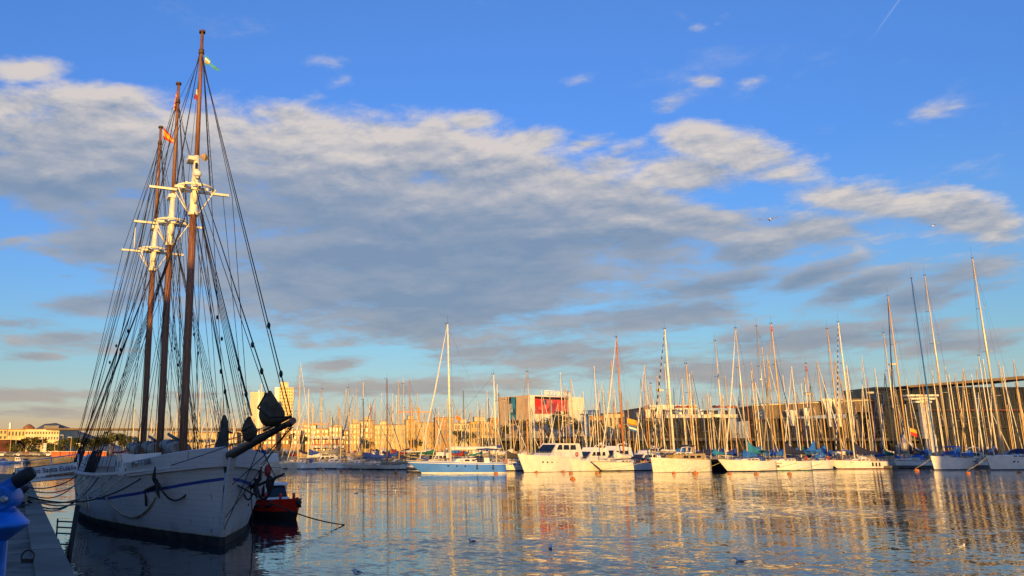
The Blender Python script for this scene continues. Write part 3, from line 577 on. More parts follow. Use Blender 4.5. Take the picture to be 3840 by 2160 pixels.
bol = [(EDGE0.x + EDGED.x * t - .75, EDGE0.y + EDGED.y * t) for t in (7.0, 14.5, 26)]
for i, (x, y) in enumerate(bol):
    b = thing('bollard', ('black iron mooring bollard with the ropes of the schooner wound round it', 'black iron bollard standing beyond the roped one at the quay edge', 'black iron bollard near the foot of the boarding gangway')[i], 'bollard', (x, y, 1.6), group='bollards on the quay')
    MB().path([(0, 0, 0), (0, 0, .06), (0, 0, .08), (0, 0, .45), (0, 0, .58), (0, 0, .66)], [.36, .36, .2, .19, .31, .24], 16).build('post', 'rubber', b)
    if i == 0:
        m = MB()
        for kz in range(4): m.path([(.24 * math.cos(a), .24 * math.sin(a), .2 + kz * .06) for a in [2 * math.pi * k / 12 for k in range(12)]], .035, 6, closed=True)
        m.build('rope_turns', 'rope_light', b)
b0 = Vector((bol[0][0], bol[0][1], 2.0)); b1_ = Vector((bol[1][0], bol[1][1], 2.0))
for i, (b, s, z, d, la) in enumerate(((b0, 3.6, 2.3, .55, 'upper mooring rope from the roped bollard to the anchor chain of the schooner'), (b0, 4.6, 2.45, .75, 'mooring rope from the roped bollard to the end of the raised bow wall'), (b0, 6.2, 2.3, .62, 'sagging mooring rope reaching the schooner rail behind its raised bow'), (b0, 8.4, 2.2, .85, 'mooring rope ending near the blue emblem on the schooner'), (b1_, 10.2, 2.2, .5, 'tight mooring rope meeting the schooner rail ahead of the white hanging ropes'), (b1_, 12.4, 2.15, .75, 'deep sagging mooring rope ending at the white hanging ropes'), (b1_, 14.6, 2.15, .35, 'short mooring rope behind the white hanging ropes of the schooner'), (b0, 9.3, 2.2, .95, 'lowest and slackest mooring rope between roped bollard and schooner'))):
    tag(MB().path(sag(b, SW(s, -(ship_half(s, z) + .05), z), d, 16), .028).build('mooring_rope', 'rope_light' if i % 3 else 'rope_dark'), la, 'rope', 'mooring ropes of the schooner')
tag(MB().path(sag(SW(-.2, .5, 2.1), atz(1292, 1968, 0), .25, 10), .028).build('anchor_rope', 'rope_dark'), 'long dark rope running from the schooner bow down into the open water', 'rope')
tag(MB().path([SW(1.0, 1.25, 2.2), SW(.9, 1.35, 1.0), SW(.9, 1.4, 0)], .022).build('anchor_rope', 'rope_dark'), 'thin rope hanging straight down beside the schooner bow into the water', 'rope')
# ------------------------------------------------------------------ boats: shared hull builder (local x=0 at the bow waterline, aft is -x, y port)
def hull_mb(Ln, B, fb, fs, rake, trans=.72, strake=.25, stripe=True, full=.55, n=16, rows=(2, 2, 1, 0, 0, 0, 3, 0, 4)):
    mb = MB(); half = B / 2; dk = []           # antifoul, antifoul, boot, hull.., stripe, hull, rail
    for sg in (1, -1):
        o = len(mb.v); nl = len(rows) + 1
        for i in range(n + 1):
            t = (i / n) ** 1.25
            r = fb + (fs - fb) * (1 - (1 - t) ** 2); sh = 1 if t < full else 1 - (1 - trans) * ((t - full) / (1 - full)) ** 2
            bd = half * max(.02, min(1, math.sin(math.pi / 2 * min(1, t / full)) ** .75)) * sh
            bw = bd * (.62 + .30 * min(1, t * 2.2)) if t < 1 else bd * .9
            for j, z in enumerate((-.5, -.25, 0.04, .16, r * .38, r * .62, r * .82, r * .88, r - .07, r)):
                k = max(0, z / r); y = bw + (bd - bw) * k ** .8 if z > 0 else bw * (1 - (-z / .5) ** 2 * .45)
                if j >= 8: y += .025
                x = -Ln * t + rake * k * (1 - t) ** 4 + (strake * k * t ** 6)
                mb.v.append((x, sg * max(.015, y), z))
            if sg == 1: dk.append((mb.v[-1][0], mb.v[-1][1], r - .05))
        for i in range(n):
            for j in range(nl - 1):
                mb.f.append((o + i * nl + j, o + (i + 1) * nl + j, o + (i + 1) * nl + j + 1, o + i * nl + j + 1)); mb.m.append(rows[j]); mb.sm.append(True)
    nl = len(rows) + 1; a = n * nl; b2 = len(mb.v) - nl
    for j in range(nl - 1): mb.f.append((a + j, a + j + 1, b2 + j + 1, b2 + j)); mb.m.append(rows[j]); mb.sm.append(False)
    dm = MB()
    for (x0, y0, z0), (x1, y1, z1) in zip(dk, dk[1:]):
        dm.add([(x0, y0, z0), (x1, y1, z1), (x1, 0, z1 + .06 * y1), (x0, 0, z0 + .06 * y0), (x1, -y1, z1), (x0, -y0, z0)], [(0, 1, 2, 3), (3, 2, 4, 5)])
    return mb, dm, dk
def deck_at(dk, s):
    for (x0, y0, z0), (x1, y1, z1) in zip(dk, dk[1:]):
        if -s >= x1: 
            t = (-s - x0) / (x1 - x0 or 1); return y0 + (y1 - y0) * t, z0 + (z1 - z0) * t
    return dk[-1][1], dk[-1][2]
def cabin_mb(s0, s1, w, z, h, slope=.8):
    m = MB(); m.loft([[(-s0, -w * .28, z - .05), (-s0, w * .28, z - .05), (-s0 - .05, w * .24, z + .05), (-s0 - .05, -w * .24, z + .05)],
                      [(-s0 - slope, -w * .42, z - .05), (-s0 - slope, w * .42, z - .05), (-s0 - slope, w * .34, z + h * .8), (-s0 - slope, -w * .34, z + h * .8)],
                      [(-s1 + .1, -w * .5, z - .05), (-s1 + .1, w * .5, z - .05), (-s1 + .1, w * .42, z + h), (-s1 + .1, -w * .42, z + h)],
                      [(-s1, -w * .5, z - .05), (-s1, w * .5, z - .05), (-s1, w * .41, z + h * .95), (-s1, -w * .41, z + h * .95)]], smooth=False)
    return m
def rail_mb(dk, Ln, h=.62, n=7, s_from=.02, s_to=.97):
    m = MB()
    for sg in (1, -1):
        top = []; mid = []
        for i in range(n + 1):
            s = Ln * (s_from + (s_to - s_from) * i / n); y, z = deck_at(dk, s); p = Vector((-s, sg * max(.05, y - .06), z)); q = p + Vector((0, 0, h)); m.tube(p, q, .018, n=5); top.append(q); mid.append(p + Vector((0, 0, h * .5)))
        m.path(top, .013, 4); m.path(mid, .011, 4)
    y, z = deck_at(dk, .05); m.path([(-1.0, .35, z + h), (.1, .12, z + h + .05), (.1, -.12, z + h + .05), (-1.0, -.35, z + h)], .022, 5)
    return m
def cover_mb(s0, s1, z, h0, h1, wd=.22):        # flaked sail under its cover along the boom, rising at the mast
    rings = []
    for i in range(9):
        t = i / 8; hh = h1 + (h0 - h1) * (1 - t) ** 2.2 + .04 * math.sin(i * 2.1); w = wd * (1 - .35 * t) * (1 + .12 * math.sin(i * 1.9)) * (1 if i else .55)
        c = (-(s0 + (s1 - s0) * t), z + .10 * t)
        rings.append([(c[0], w * math.cos(a) * (1 - .45 * max(0, math.sin(a))), c[1] + (hh * (.5 + .5 * math.sin(a)))) for a in [2 * math.pi * k / 10 for k in range(10)]])
    return MB().loft(rings)
def dodger_mb(s, w, z, h, ln):
    m = MB(); rings = []
    for i in range(5):
        t = i / 4; hh = h * math.sin(math.pi * (.18 + .42 * t)); rings.append([(-s - ln * t, w / 2 * math.cos(a), z + hh * max(0, math.sin(a)) ** .6) for a in [math.pi * k / 10 for k in range(11)]])
    m.loft(rings, openring=True, cap=False); m.loft([[(p[0], p[1] * .97, p[2] - .03 if p[2] > z + .03 else z) for p in r] for r in rings], openring=True, cap=False)
    return m
def mast_parts(bt, Ln, dk, s, ztop, mm, r=.10, base=None, spreaders=(.42, .70), antenna=True, rig=True):
    y, z = deck_at(dk, s); z0 = (z - .1) if base is None else base
    mst = MB().path([(-s, 0, z0), (-s, 0, z0 + (ztop - z0) * .6), (-s, 0, ztop)], [r, r * .95, r * .7], 8).build('mast', mm, bt)
    for k in spreaders:
        zz = z0 + (ztop - z0) * k; MB().path([(-s - .25, 1.25 - k * .5, zz + .05), (-s, 0, zz), (-s - .25, -1.25 + k * .5, zz + .05)], [.04, .05, .04], 5).build('spreader', 'alu_grey', mst)
    if antenna:
        m = MB(); m.tube((-s, 0, ztop), (-s, 0, ztop + ztop * .06), .014, n=4); m.box(-s + .2, 0, ztop + .08, .5, .05, .05); m.box(-s + .42, 0, ztop + .2, .05, .05, .22); m.box(-s, .1, ztop + .12, .1, .1, .18); m.build('aerial', 'rubber', mst)
    if rig:
        m = MB(); H_ = ztop - .15
        for sg in (1, -1):
            m.tube((-s - .2, sg * (y - .1), z), (-s - .25, sg * (1.15 - .35), z0 + (ztop - z0) * .70), .013, n=4); m.tube((-s - .25, sg * .8, z0 + (ztop - z0) * .70), (-s, 0, H_), .013, n=4); m.tube((-s + .5, sg * (y - .15), z), (-s, 0, z0 + (ztop - z0) * .42), .012, n=4)
        m.tube((-Ln + .1, 0, deck_at(dk, Ln)[1]), (-s, 0, H_), .012, n=4)
        m.build('rigging', 'wire', bt)
    return mst
def place(px, wl, th):                           # bow on the water at a photo pixel, bow turned th degrees to the photo's left of facing us
    p = atz(px, wl, 0); a = math.atan2(-math.cos(R(th)), -math.sin(R(th))); return p, a, Vector((math.cos(a), math.sin(a), 0))
def along(p, d, px):                             # how far aft of the bow the pixel column px crosses the centreline
    k = (px - PX) / F
    zc = lambda q: q.y * cp + (q.z + 1.5 - H) * sp
    return (p.x - k * zc(p)) / (d.x - k * d.y * cp)
def yacht(px, wl, th, L_, B, fb, label, hull='hull_white', boot='hull_navy', anti='antifoul', stripe='hull_white', railm='deck_white', fs=None, rake=1.1, trans=.72, masts=(), cabin=(.22, .66, .45), cabm='hull_white', dodger=None, extras=(), group='sailing boats in the front row of the marina', cat='sailing boat', win=True, name='sailing_boat', rails=True, canvas=(), stern=False):
    p, a, d = place(px, wl, th)
    if stern: p = p + d * L_                     # the pixel given is where the transom meets the water
    bt = thing(name, label, cat, p, a, group); fs = fs or fb * .82
    hm, dm, dk = hull_mb(L_, B, fb, fs, rake * 1.6, trans)
    hu = hm.build('hull', [hull, boot, anti, stripe, railm], bt); dm.build('deck', 'deck_white', bt)
    if cabin:
        s0, s1 = cabin[0] * L_, cabin[1] * L_; z = deck_at(dk, (s0 + s1) / 2)[1]; cb = cabin_mb(s0, s1, B * .62, z, cabin[2]).build('cabin', cabm, bt)
        if win:
            for sg in (1, -1):
                for q in (.38, .58, .78): MB().box(-(s0 + (s1 - s0) * q), sg * B * .62 * (.43 + .02 * q), z + cabin[2] * .45, (s1 - s0) * .13, .06, cabin[2] * .38).build('window', 'glass_dark', cb)
        MB().box(-s0 - 1.2, 0, z + cabin[2] * .93, .5, .5, .08).build('hatch', 'glass_dark', cb)
    if rails: rail_mb(dk, L_).build('lifelines', 'steel', bt)
    fb_z = deck_at(dk, .1)[1]
    for mk in masts:
        s = max(.12 * L_, min(.92 * L_, along(p, d, mk['x']))); wp = p - d * s
        zt = aty(mk.get('tx', mk['x']), mk['top'], wp.y).z
        mast_parts(bt, L_, dk, s, zt, mk.get('m', 'alu'), mk.get('r', .11), spreaders=mk.get('sp', (.42, .70)))
        z = deck_at(dk, s)[1]
        if mk.get('boom'):
            bl, cv, hgt = mk['boom']; bl = min(bl * 1.35, L_ * .98 - s); hgt *= 1.15; zb = z + mk.get('bz', 1.25)
            bo = MB().path([(-s - .1, 0, zb), (-s - bl, 0, zb + .12)], .085, 8).build('boom', 'alu', bt)
            if cv: cover_mb(s + .05, s + bl, zb - .1, hgt * 1.45, .60, .40).build('sail_cover', cv, bo)
        if mk.get('genoa'):
            MB().path([(.35 if s < .7 * L_ else -s + 3, 0, fb_z + .35), (-s * .5, 0, (fb_z + zt) / 2 + .1), (-s + .12, 0, zt - .4)], [.10, .12, .05], 8).build('furled_genoa', mk['genoa'], bt)
        else:
            MB().tube((.3, 0, fb_z + .1), (-s + .1, 0, zt - .2), .014, n=4).build('forestay', 'wire', bt)
        if mk.get('flagband'): MB().path([(-s, 0, zt - 1.4), (-s, 0, zt - .5)], .12, 8).build('red_band', 'red_bright', bt)
        if mk.get('radar'): MB().path([(-s + .3, 0, zt * .62), (-s + .3, 0, zt * .62 + .06), (-s + .3, 0, zt * .62 + .26)], [.2, .3, .22], 10).build('radar_dome', 'hull_white', bt)
    if dodger:
        s = dodger[1] * L_; y, z = deck_at(dk, s); dodger_mb(s, B * .7, z + .05, dodger[2], dodger[3]).build('spray_hood', dodger[0], bt)
    if dodger is None and hull != 'hull_black' and cat == 'sailing boat' and rails:
        s = .62 * L_; y, z = deck_at(dk, s); dodger_mb(s, B * .66, z + .05, 1.05, 1.5).build('spray_hood', ['canvas_blue', 'canvas_bright', 'canvas_navy', 'canvas_tan', 'canvas_blue'][px % 5] if px > 1900 else ['canvas_grey', 'canvas_tan', 'canvas_navy'][px % 3], bt)
    for c in canvas:                              # (material, s0, s1, z, h0, h1, width) soft bundles on deck
        z = deck_at(dk, c[1] * L_)[1]; cover_mb(c[1] * L_, c[2] * L_, z + c[3], c[4], c[5], c[6]).build('canvas_cover', c[0], bt)
    random.seed(px)
    m = MB()                                      # winches, vents, coils and boxes that clutter a deck
    for i in range(9):
        s = random.uniform(.45, .95) * L_; y, z = deck_at(dk, s); m.box(-s, random.uniform(-.75, .75) * y, z + .16, random.uniform(.15, .6), random.uniform(.15, .5), random.uniform(.2, .5), rz=random.random())
    m.build('deck_gear', random.choice(['canvas_grey', 'canvas_white', 'canvas_tan', 'rope_light']), bt)
    for x in extras: x(bt, dk, L_, B)
    return bt
def fenders(mt, sides, spots):
    def f(bt, dk, L_, B):
        for sg in sides:
            for q in spots:
                y, z = deck_at(dk, q * L_); m = MB(); m.path([(-q * L_, sg * (y + .14), z - .25), (-q * L_, sg * (y + .14), z - .35), (-q * L_, sg * (y + .14), z - .95), (-q * L_, sg * (y + .14), z - 1.05)], [.04, .13, .13, .04], 8); m.tube((-q * L_, sg * (y + .05), z), (-q * L_, sg * (y + .14), z - .25), .015, n=4); m.build('fender', mt, bt)
    return f
def lifebuoy(q, sg):
    def f(bt, dk, L_, B):
        y, z = deck_at(dk, q * L_); c = Vector((-q * L_, sg * (y - .02), z + .55)); MB().path([c + Vector((.32 * math.cos(a), 0, .32 * math.sin(a))) for a in [2 * math.pi * k / 14 for k in range(14)]], .09, 7, closed=True).build('lifebuoy', 'red_bright', bt)
    return f
def hull_text(txt, q, zf, size, sg=1, m='letter_dark', bold=0.0):
    def f(bt, dk, L_, B):
        y, z = deck_at(dk, q * L_); y1, _ = deck_at(dk, (q + .04) * L_); y0, _ = deck_at(dk, (q - .04) * L_)
        sl = (y1 - y0) / (.08 * L_); dirv = Vector((-1, sg * sl, 0)) if sg > 0 else Vector((1, -sg * -sl, 0))
        letters(txt, size, (-q * L_, sg * (y * (.62 + .36 * zf) + .12), z * zf), dirv, (0, sg * .12, 1), m, bt, bold=bold)
    return f
def portholes(qs, zf, sg=1):
    def f(bt, dk, L_, B):
        m = MB()
        for q in qs:
            y, z = deck_at(dk, q * L_); m.path([(-q * L_, sg * (y * .9), z * zf), (-q * L_, sg * (y * .9 + .16), z * zf)], .13, 8)
        m.build('porthole', 'glass_dark', bt)
    return f
def bimini(mt, q0, q1, h, wfrac=.85):
    def f(bt, dk, L_, B):
        y, z = deck_at(dk, q0 * L_); w = B * wfrac; m = MB(); rings = []
        for i in range(5):
            t = i / 4; x = -(q0 + (q1 - q0) * t) * L_; zz = z + h - .12 * abs(t - .5) * 2; rings.append([(x, w / 2 * c, zz - .16 * c * c) for c in (-1, -.6, -.2, .2, .6, 1)] + [(x, w / 2 * c, zz - .16 * c * c - .05) for c in (1, .6, .2, -.2, -.6, -1)])
        m.loft(rings); bm_ = m.build('awning', mt, bt)
        m = MB()
        for q in (q0, q1):
            for sg in (1, -1): m.tube((-q * L_, sg * w / 2, z), (-q * L_, sg * w / 2, z + h - .2), .02, n=5)
        m.build('awning_frame', 'steel', bm_)
    return f
def motor_yacht(px, wl, th, L_, B, fb, label, name='motor_yacht', house=None, fly=True, hull='hull_white', rake=2.2, group='motor yachts in the front row of the marina', extras=(), windowm='glass_dark', fs=None, arch=True):
    p, a, d = place(px, wl, th); bt = thing(name, label, 'motor yacht', p, a, group)
    hm, dm, dk = hull_mb(L_, B, fb, fs or fb * .7, rake, .88, .1, full=.45); hm.build('hull', [hull, 'hull_white', 'antifoul', 'hull_white', 'hull_white'], bt); dm.build('deck', 'deck_white', bt)
    z = deck_at(dk, .5 * L_)[1]; hw = B * .40
    q = lambda t: -t * L_
    hs = house or (.24, .40, .78, 1.45)
    prof = [(q(hs[0]), z - .1), (q(hs[1]), z + hs[3] * .55), (q(hs[1] + .07), z + hs[3]), (q(hs[2]), z + hs[3]), (q(hs[2] + .04), z - .1)]
    ho = MB().prism(prof, -hw, hw, ins=.22).build('deckhouse', 'hull_white', bt)
    m = MB(); e = .012; zz0, zz1 = z + hs[3] * .52, z + hs[3] * .88; kx = lambda zq: .22 * (zq - (z - .1)) / (hs[3] + .1)
    xa = q(hs[1]) ; span = q(hs[2] - .03) - (xa - .06 * L_)
    for u0, u1 in ((0.0, .27), (.31, .60), (.64, .93)):
        for sg in (1, -1):
            x0, x1 = xa - .03 * L_ + span * u0, xa - .03 * L_ + span * u1; sk = -.05 * L_ if u0 == 0 else -.02 * L_
            pts = [(x0, zz0), (x1, zz0), (x1, zz1), (x0 + sk, zz1)]
            m.add([(x, sg * (hw - kx(zq) + e), zq) for x, zq in pts] + [(x, sg * (hw - kx(zq) - .05), zq) for x, zq in pts], [(0, 1, 2, 3), (4, 5, 6, 7), (0, 1, 5, 4), (1, 2, 6, 5), (2, 3, 7, 6), (3, 0, 4, 7)])
    m.build('window', windowm, ho)
    m = MB(); x0, x1 = q(hs[0] + (hs[1] - hs[0]) * .55), q(hs[1] + .055); 
    za, zb = z + hs[3] * .34, z + hs[3] * .90
    m.add([(x0 + .10, -hw * .82, za), (x0 + .10, hw * .82, za), (x1 + .13, hw * .70, zb), (x1 + .13, -hw * .70, zb), (x0, -hw * .82, za - .1), (x0, hw * .82, za - .1), (x1, hw * .7, zb - .1), (x1, -hw * .7, zb - .1)], [(0, 1, 2, 3), (7, 6, 5, 4), (0, 1, 5, 4), (1, 2, 6, 5), (2, 3, 7, 6), (3, 0, 4, 7)]); m.build('windscreen', windowm, ho)
    if fly:
        zf = z + hs[3]; m = MB(); m.prism([(q(hs[1] + .10), zf), (q(hs[1] + .13), zf + .55), (q(hs[1] + .17), zf + .6), (q(hs[2] + .02), zf + .35), (q(hs[2] + .03), zf)], -hw * .78, hw * .78, ins=.1); m.build('flybridge', 'hull_white', bt)
    if arch:
        zf = z + hs[3]; x = q(hs[2] - .05); m = MB(); m.path([(x, hw * .8, zf - .1), (x - .5, hw * .75, zf + .9), (x - .55, 0, zf + 1.05), (x - .5, -hw * .75, zf + .9), (x, -hw * .8, zf - .1)], .09, 6); m.ball((x - .5, 0, zf + 1.3), .3, .3, .16); m.build('radar_arch', 'hull_white', bt)
    rail_mb(dk, L_ * .6, .7, 8, .01, 1.0).build('bow_rail', 'steel', bt)
    for x in extras: x(bt, dk, L_, B)
    return bt
# ------------------------------------------------------------------ front row of the marina, from the photo's left to right
yacht(1082, 1751, 66, 9.5, 2.9, 1.15, 'small pale green sailing boat with a grey tarpaulin over its deck', hull='hull_green', rake=.5, masts=[dict(x=1110, top=1545, m='alu', r=.08, boom=(3.2, 'canvas_grey', .7))], canvas=[('canvas_grey', .15, .6, 0, .6, .4, .8)], cabin=(.3, .6, .35))
yacht(1240, 1754, -62, 7.5, 2.8, 1.05, 'short cream sailing boat with green cockpit cover and green sail cover', hull='hull_cream', rake=.3, trans=.9, masts=[dict(x=1203, top=1460, m='alu_gold', r=.08, boom=(3.0, 'canvas_green', .9))], canvas=[('canvas_green', .45, .85, .1, .5, .45, .9)])
yacht(1228, 1755, 55, 9, 2.9, 1.0, 'low black sailing boat with dark masts beside the cream boat with green covers', hull='hull_black', railm='spar_dark', rake=.9, masts=[dict(x=1246, top=1570, m='alu_dark', r=.09), dict(x=1262, top=1640, m='alu_dark', r=.07)], cabm='spar_dark')
yacht(1272, 1752, 62, 9, 3, 1.1, 'white sailing boat with rust red sail cover next to the black boat', rake=.9, masts=[dict(x=1306, top=1455, m='alu_gold', r=.09, boom=(3.0, 'canvas_red', .8))], dodger=('canvas_tan', .55, .8, 1.4))
yacht(1332, 1760, 80, 12.5, 3.0, .95, 'long low white racing yacht with a blue sail cover and no awning', rake=2.2, trans=.5, masts=[dict(x=1362, top=1500, m='alu_dark', r=.08, boom=(4.2, 'canvas_blue', .8))], cabin=(.3, .55, .25), boot='hull_navy')
yacht(1424, 1761, 82, 12.5, 3.1, .95, 'long low white yacht with a dark red mast and pale deck cover', rake=2.2, trans=.5, masts=[dict(x=1405, top=1422, tx=1421, m='spar_wood', r=.12)], cabin=(.3, .55, .3), canvas=[('canvas_tan', .02, .55, .1, .7, .5, .9)])
yacht(1496, 1757, 80, 9.5, 3.2, 1.15, 'white sailing boat under a big charcoal tent awning with a blue sail bag', rake=.6, trans=.9, masts=[dict(x=1481, top=1440, m='alu', r=.10)], cabin=(.3, .7, .4), extras=[bimini('canvas_dark', .2, .78, 2.3)], canvas=[('canvas_navy', .02, .14, .2, 1.6, 1.2, .55)])
yacht(1583, 1775, 78, 13.6, 3.9, 2.0, 'sky blue two masted yacht with white gunwale and tall cream main mast', hull='hull_blue', boot='hull_white', anti='hull_white', stripe='hull_white', railm='hull_white', rake=1.7, trans=.85,
      masts=[dict(x=1690, top=1215, m='spar_white', r=.17, sp=(.40, .72), boom=(6.4, 'canvas_white', .40), genoa='canvas_white', bz=1.9), dict(x=1868, top=1405, m='spar_white', r=.13, boom=(4.0, 'canvas_blue', .5), bz=2.2)], cabin=(.36, .80, .75), cabm='hull_white', extras=[fenders('hull_navy', (1,), (.62, .82)), portholes((.28, .38, .48), .66), bimini('canvas_blue', .66, .92, 2.3)])
yacht(1838, 1766, 70, 9.5, 3.2, 1.15, 'cream sailing boat with orange life ring beside the sky blue yacht', hull='hull_cream', rake=.4, masts=[dict(x=1900, top=1500, m='alu', r=.08, boom=(3.0, 'canvas_dark', .9))], extras=[lifebuoy(.25, 1)])
yacht(1925, 1764, 58, 11, 3.4, 1.4, 'dull grey sailing boat half hidden behind the big white motor yacht', hull='hull_grey', masts=[dict(x=1992, top=1395, m='alu', r=.10, genoa='canvas_tan', boom=(3.6, 'canvas_grey', .6))])
motor_yacht(1966, 1771, 48, 14.5, 4.6, 2.95, 'biggest white motor yacht with three dark slanted side windows and high flared bow', house=(.30, .46, .98, 2.3), fly=False, rake=1.7, arch=False, fs=2.4, extras=[portholes((.2, .27, .34), .62), fenders('canvas_white', (1,), (.42,)), lifebuoy(.86, 1)])
motor_yacht(2118, 1768, 49, 13, 4.0, 2.2, 'sleek white motor yacht with chrome bow rails and a blank open flybridge', house=(.25, .45, .9, 1.9), rake=2.2)
motor_yacht(2212, 1766, 50, 13, 4.2, 2.15, 'white motor cruiser with dark blue windscreen behind the boat with red gunwale', house=(.26, .42, .88, 2.2), rake=2.2)
yacht(2262, 1767, 56, 12, 3.5, 1.75, 'white sailing boat with red gunwale and varnished orange mast', railm='canvas_red', stripe='hull_white', boot='hull_black', rake=1.9, trans=.8, masts=[dict(x=2341, top=1265, tx=2325, m='spar_orange', r=.16, genoa='canvas_white', sp=(.30, .72))], cabin=(.22, .6, .5), canvas=[('canvas_white', .30, .62, .5, 1.4, .8, .9), ('canvas_white', .12, .3, .35, .35, .3, .5)])
yacht(2392, 1764, -128, 9.0, 3.2, 1.35, 'small grey white boat with rounded stern and red life ring on its rail', hull='hull_grey', rake=.5, trans=.9, stern=True, masts=[dict(x=2460, top=1440, m='alu_gold', r=.07)], extras=[lifebuoy(.75, -1), lifebuoy(.96, -1)])
yacht(2449, 1772, 57, 13.5, 4.3, 2.45, 'broad white ketch wrapped in canvas with tan wheelhouse and tall cream mast', hull='canvas_white', stripe='canvas_white', railm='canvas_white', boot='canvas_white', anti='antifoul', rake=.25, trans=.85,
      masts=[dict(x=2531, top=1235, tx=2490, m='spar_white', r=.19, genoa='stripe_black', flagband=1, sp=(.36, .74)), dict(x=2603, top=1365, tx=2575, m='alu_gold', r=.12)], cabin=(.30, .95, 1.05), cabm='canvas_tan', rails=False, extras=[bimini('canvas_tan', .06, .5, 1.15, .8), bimini('canvas_dark', .55, .85, 2.5, .8)], canvas=[('canvas_white', .22, .42, 1.0, .55, .4, .9)])
yacht(2650, 1766, 54, 10.0, 3.6, 2.1, 'black hulled boat with bare deck between two white bows', hull='hull_black', stripe='hull_black', railm='hull_black', boot='hull_black', rake=1.0, trans=.9, masts=[dict(x=2722, top=1280, tx=2690, m='alu', r=.12)], cabin=(.4, .8, .4), cabm='spar_dark', canvas=[('canvas_teal', .30, .72, .9, 1.1, .35, .5)])
yacht(2730, 1769, 58, 12.5, 3.8, 2.1, 'white yacht with long pale furled headsail next to the black boat', rake=1.6, masts=[dict(x=2806, top=1232, tx=2768, m='alu', r=.13, genoa='canvas_white', boom=(4.6, 'canvas_teal', 1.5))], extras=[bimini('canvas_navy', .7, .9, 1.9)], canvas=[('canvas_bright', .42, .66, .4, 1.5, .9, .8)])
yacht(2872, 1766, 62, 11.5, 3.7, 2.0, 'white yacht with black lettering on its bow and thin green waterline', boot='canvas_green', rake=1.3, masts=[dict(x=2872, top=1225, tx=2835, m='alu_grey', r=.11, radar=1), dict(x=2946, top=1215, tx=2910, m='alu_gold', r=.13, genoa='canvas_tan', boom=(4.4, 'canvas_navy', 1.6), flagband=1)], extras=[hull_text('FR', .17, .42, .62, 1, 'letter_dark', .02), hull_text('7ª BA8-568-91', .17, .74, .26), lifebuoy(.8, 1), fenders('canvas_tan', (1,), (.06,))])
yacht(3010, 1762, -122, 10.5, 3.5, 1.75, 'white boat lying stern out with bright blue covers and orange life ring', rake=.4, trans=.86, fs=1.7, stern=True, masts=[dict(x=3062, top=1365, tx=3020, m='alu_gold', r=.10, boom=(3.6, 'canvas_bright', 1.7), flagband=1)], extras=[lifebuoy(.42, -1), bimini('canvas_bright', .62, .9, 2.0)], canvas=[('canvas_bright', .3, .6, .3, 1.5, .7, .7)])
yacht(3143, 1759, 66, 13.5, 3.8, 1.85, 'white yacht with red brown gunwale and black fenders along its side', railm='canvas_red', boot='antifoul_red', rake=2.1, masts=[dict(x=3206, top=1210, tx=3145, m='spar_white', r=.16, boom=(5.2, 'canvas_navy', 1.7), genoa='stripe_blue'), dict(x=3128, top=1235, tx=3088, m='alu_gold', r=.13, sp=(.5,))], extras=[fenders('rubber', (1,), (.56, .64, .72)), hull_text('TER 2-307', .17, .78, .2), bimini('canvas_bright', .10, .26, 2.0, .9)], canvas=[('canvas_white', .5, .62, .3, .7, .5, .7)])
yacht(3366, 1756, 62, 11.0, 3.5, 1.95, 'white yacht with thin maroon stripe and navy sail cover ahead of an ochre bag', stripe='canvas_red', boot='canvas_red', rake=1.0, masts=[dict(x=3302, top=1250, tx=3240, m='alu', r=.14), dict(x=3412, top=1112, tx=3350, m='alu_gold', r=.15, boom=(4.6, 'canvas_navy', 1.5), genoa='canvas_navy')], extras=[lifebuoy(.1, 1)], canvas=[('canvas_ochre', .55, .75, 1.2, 1.3, .6, .55), ('canvas_bright', .02, .12, .1, .9, .4, .3)])
yacht(3504, 1763, 60, 12.0, 3.9, 2.6, 'white yacht with bright blue arched awning and a mast wrapped in blue', boot='hull_navy', rake=.5, masts=[dict(x=3492, top=1045, tx=3500, m='canvas_bright', r=.13, sp=()), dict(x=3568, top=1035, tx=3500, m='alu', r=.15, sp=(.35, .62, .8))], cabin=(.2, .62, .4), extras=[bimini('canvas_bright', .42, .86, 2.2)], dodger=('canvas_bright', .45, 1.1, 1.6))
yacht(3716, 1763, 62, 16.5, 4.8, 2.7, 'largest white yacht with dark slit windows and the tallest mast of the marina', boot='hull_navy', rake=.7, masts=[dict(x=3766, top=970, tx=3650, m='alu', r=.2, sp=(.30, .52, .74)), dict(x=3697, top=1335, tx=3643, m='spar_white', r=.09, sp=())], cabin=(.2, .75, .55), dodger=('canvas_navy', .6, 1.7, 2.2), extras=[portholes((.28, .34), .62), portholes((.29, .35), .66)])
